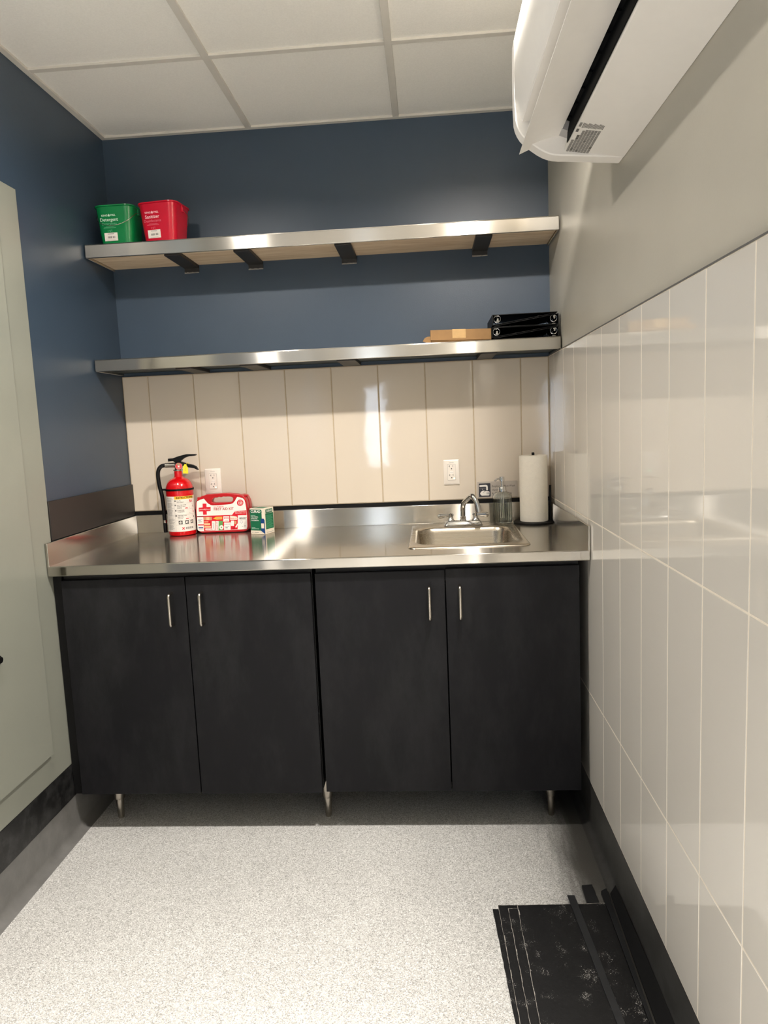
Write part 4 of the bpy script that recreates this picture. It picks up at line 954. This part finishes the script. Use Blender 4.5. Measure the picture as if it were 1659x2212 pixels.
und = lambda u, v, d: (u, -v, 2.0963 - (u - 1.7015) * 0.1671 - d)
random.seed(11)
cols = [(1.7030, 1.120, 1.205), (1.7105, 1.120, 1.235), (1.7175, 1.120, 1.262), (1.7245, 1.120, 1.268), (1.7315, 1.120, 1.268), (1.7385, 1.120, 1.268), (1.7455, 1.120, 1.268), (1.7530, 1.120, 1.268)]
for u, a, b in cols:
    v = a
    while v < b:
        q = random.uniform(0.006, 0.030); m.rectf(u, -9, u, -9, und, 0, 'print') if False else None
        m.rectf(u, v, u + 0.0062, min(b, v + q - 0.0006), und, 0.0003, 'printd' if random.random() < 0.13 else 'print'); v += q
for i in range(16): m.rectf(1.7115 + i * 0.0031, 1.276 + (0.002 if i % 5 else 0), 1.7139 + i * 0.0031, 1.305 - (i % 4) * 0.002, und, 0.0003, 'print')
m.rectf(1.7035, 1.282, 1.7090, 1.305, und, 0.0003, 'print'); m.rectf(1.7025, 1.252, 1.7085, 1.270, und, 0.0003, 'printd')
m.build('rating_plate', t, label='grey printed rating plate under the unit', flat=True)

# ================================================================== RUBBER SHEETS AND STRIPS ON THE FLOOR
X['worn'] = mat('pale_worn_edge', '8f8b84', 0.8, var=0.5, scale=150)
def sheet(pts, z0, z1, label, worn=0):
    o = MB().prism(pts, lambda u, v, d: (u, v, d), z0, z1, 'sheet').build('rubber_sheet', bevel=0.0008)
    if worn:
        m = MB(); random.seed(worn); n = len(pts); z = z1 + 0.0004
        for i in range(n):
            a, b = Vector(pts[i]), Vector(pts[(i + 1) % n])
            if (b - a).length > 0.1: continue
            d_ = (b - a).normalized(); q = Vector((-d_.y, d_.x)) * random.uniform(0.0006, 0.0016) * (2.2 if random.random() < 0.12 else 1)
            m.add([(a.x, a.y, z), (b.x, b.y, z), (b.x + q.x, b.y + q.y, z), (a.x + q.x, a.y + q.y, z)], [(0, 1, 2, 3)], 'worn')
        m.build('worn_edge', o, label='pale worn edge of the sheet', flat=True)
    return tag(o, label, 'rubber sheet', 'stacked black rubber sheets')
def rough_edge(a, b, n, amp, seed):
    random.seed(seed); return [(a[0] + (b[0] - a[0]) * i / n + random.uniform(-amp, amp), a[1] + (b[1] - a[1]) * i / n + random.uniform(-amp, amp)) for i in range(1, n)]
def sheet_pts(xl0, yl0, xlb, xr, yr, seed):
    yb = -1.96
    a = (xl0, yl0); b = (xlb, yb); c = (xr, yb); d = (xr, yr)
    return [a] + rough_edge(a, b, 40, 0.0007, seed) + [b, c, d] + rough_edge(d, a, 16, 0.0007, seed + 1)
sheet(sheet_pts(1.4650, -1.1425, 1.502, 1.730, -1.140, 1), 0.0003, 0.0038, 'bottom black rubber sheet of the floor stack, showing farthest left')
sheet(sheet_pts(1.4815, -1.1315, 1.504, 1.733, -1.128, 3), 0.0040, 0.0074, 'black rubber sheet just above the bottom one, sticking out farthest toward the cabinets', 21)
sheet(sheet_pts(1.5085, -1.1500, 1.523, 1.735, -1.150, 5), 0.0076, 0.0110, 'black rubber sheet just below the top one in the floor stack', 22)
sheet(sheet_pts(1.5360, -1.1420, 1.541, 1.7905, -1.1320, 7), 0.0112, 0.0148, 'topmost black rubber sheet of the floor stack, widest and under the strips', 23)
def strip(pts, z0, z1, mt, label, tilt=0.0, x0=0.0):
    f = lambda u, v, d: (u, v, d + max(0, (u - x0)) * tilt)
    o = MB().prism(pts, f, z0, z1, mt).build('vinyl_strip', bevel=0.0008)
    return tag(o, label, 'vinyl strip', 'loose black vinyl strips on the floor')
strip([(1.6875, -1.1010), (1.7095, -1.1010), (1.7345, -1.548), (1.752, -1.90), (1.734, -1.90), (1.7155, -1.548), (1.700, -1.30)][::-1], 0.0150, 0.0180, 'stripg', 'long narrow dark grey strip lying across the top of the rubber sheets')
strip([(1.7415, -1.0450), (1.7735, -1.0410), (1.7765, -1.150), (1.778, -1.36), (1.742, -1.36)], 0.0003, 0.0108, 'strip', 'wide short black strip tucked under the top rubber sheet')
strip([(1.7925, -1.0735), (1.8120, -1.0590), (1.8065, -1.35), (1.8020, -1.5338), (1.797, -1.90), (1.7925, -1.90)], 0.0005, 0.0120, 'strip', 'black strip between the rubber sheets and the strip against the wall')
strip([(1.8160, -1.0880), (1.8350, -1.0740), (1.8385, -1.35), (1.8395, -1.55), (1.8395, -1.90), (1.806, -1.90), (1.807, -1.5338), (1.8105, -1.35)], 0.0100, 0.0140, 'stripd', 'deep black strip lying against the coved skirting of the right wall', 0.9, 1.815)
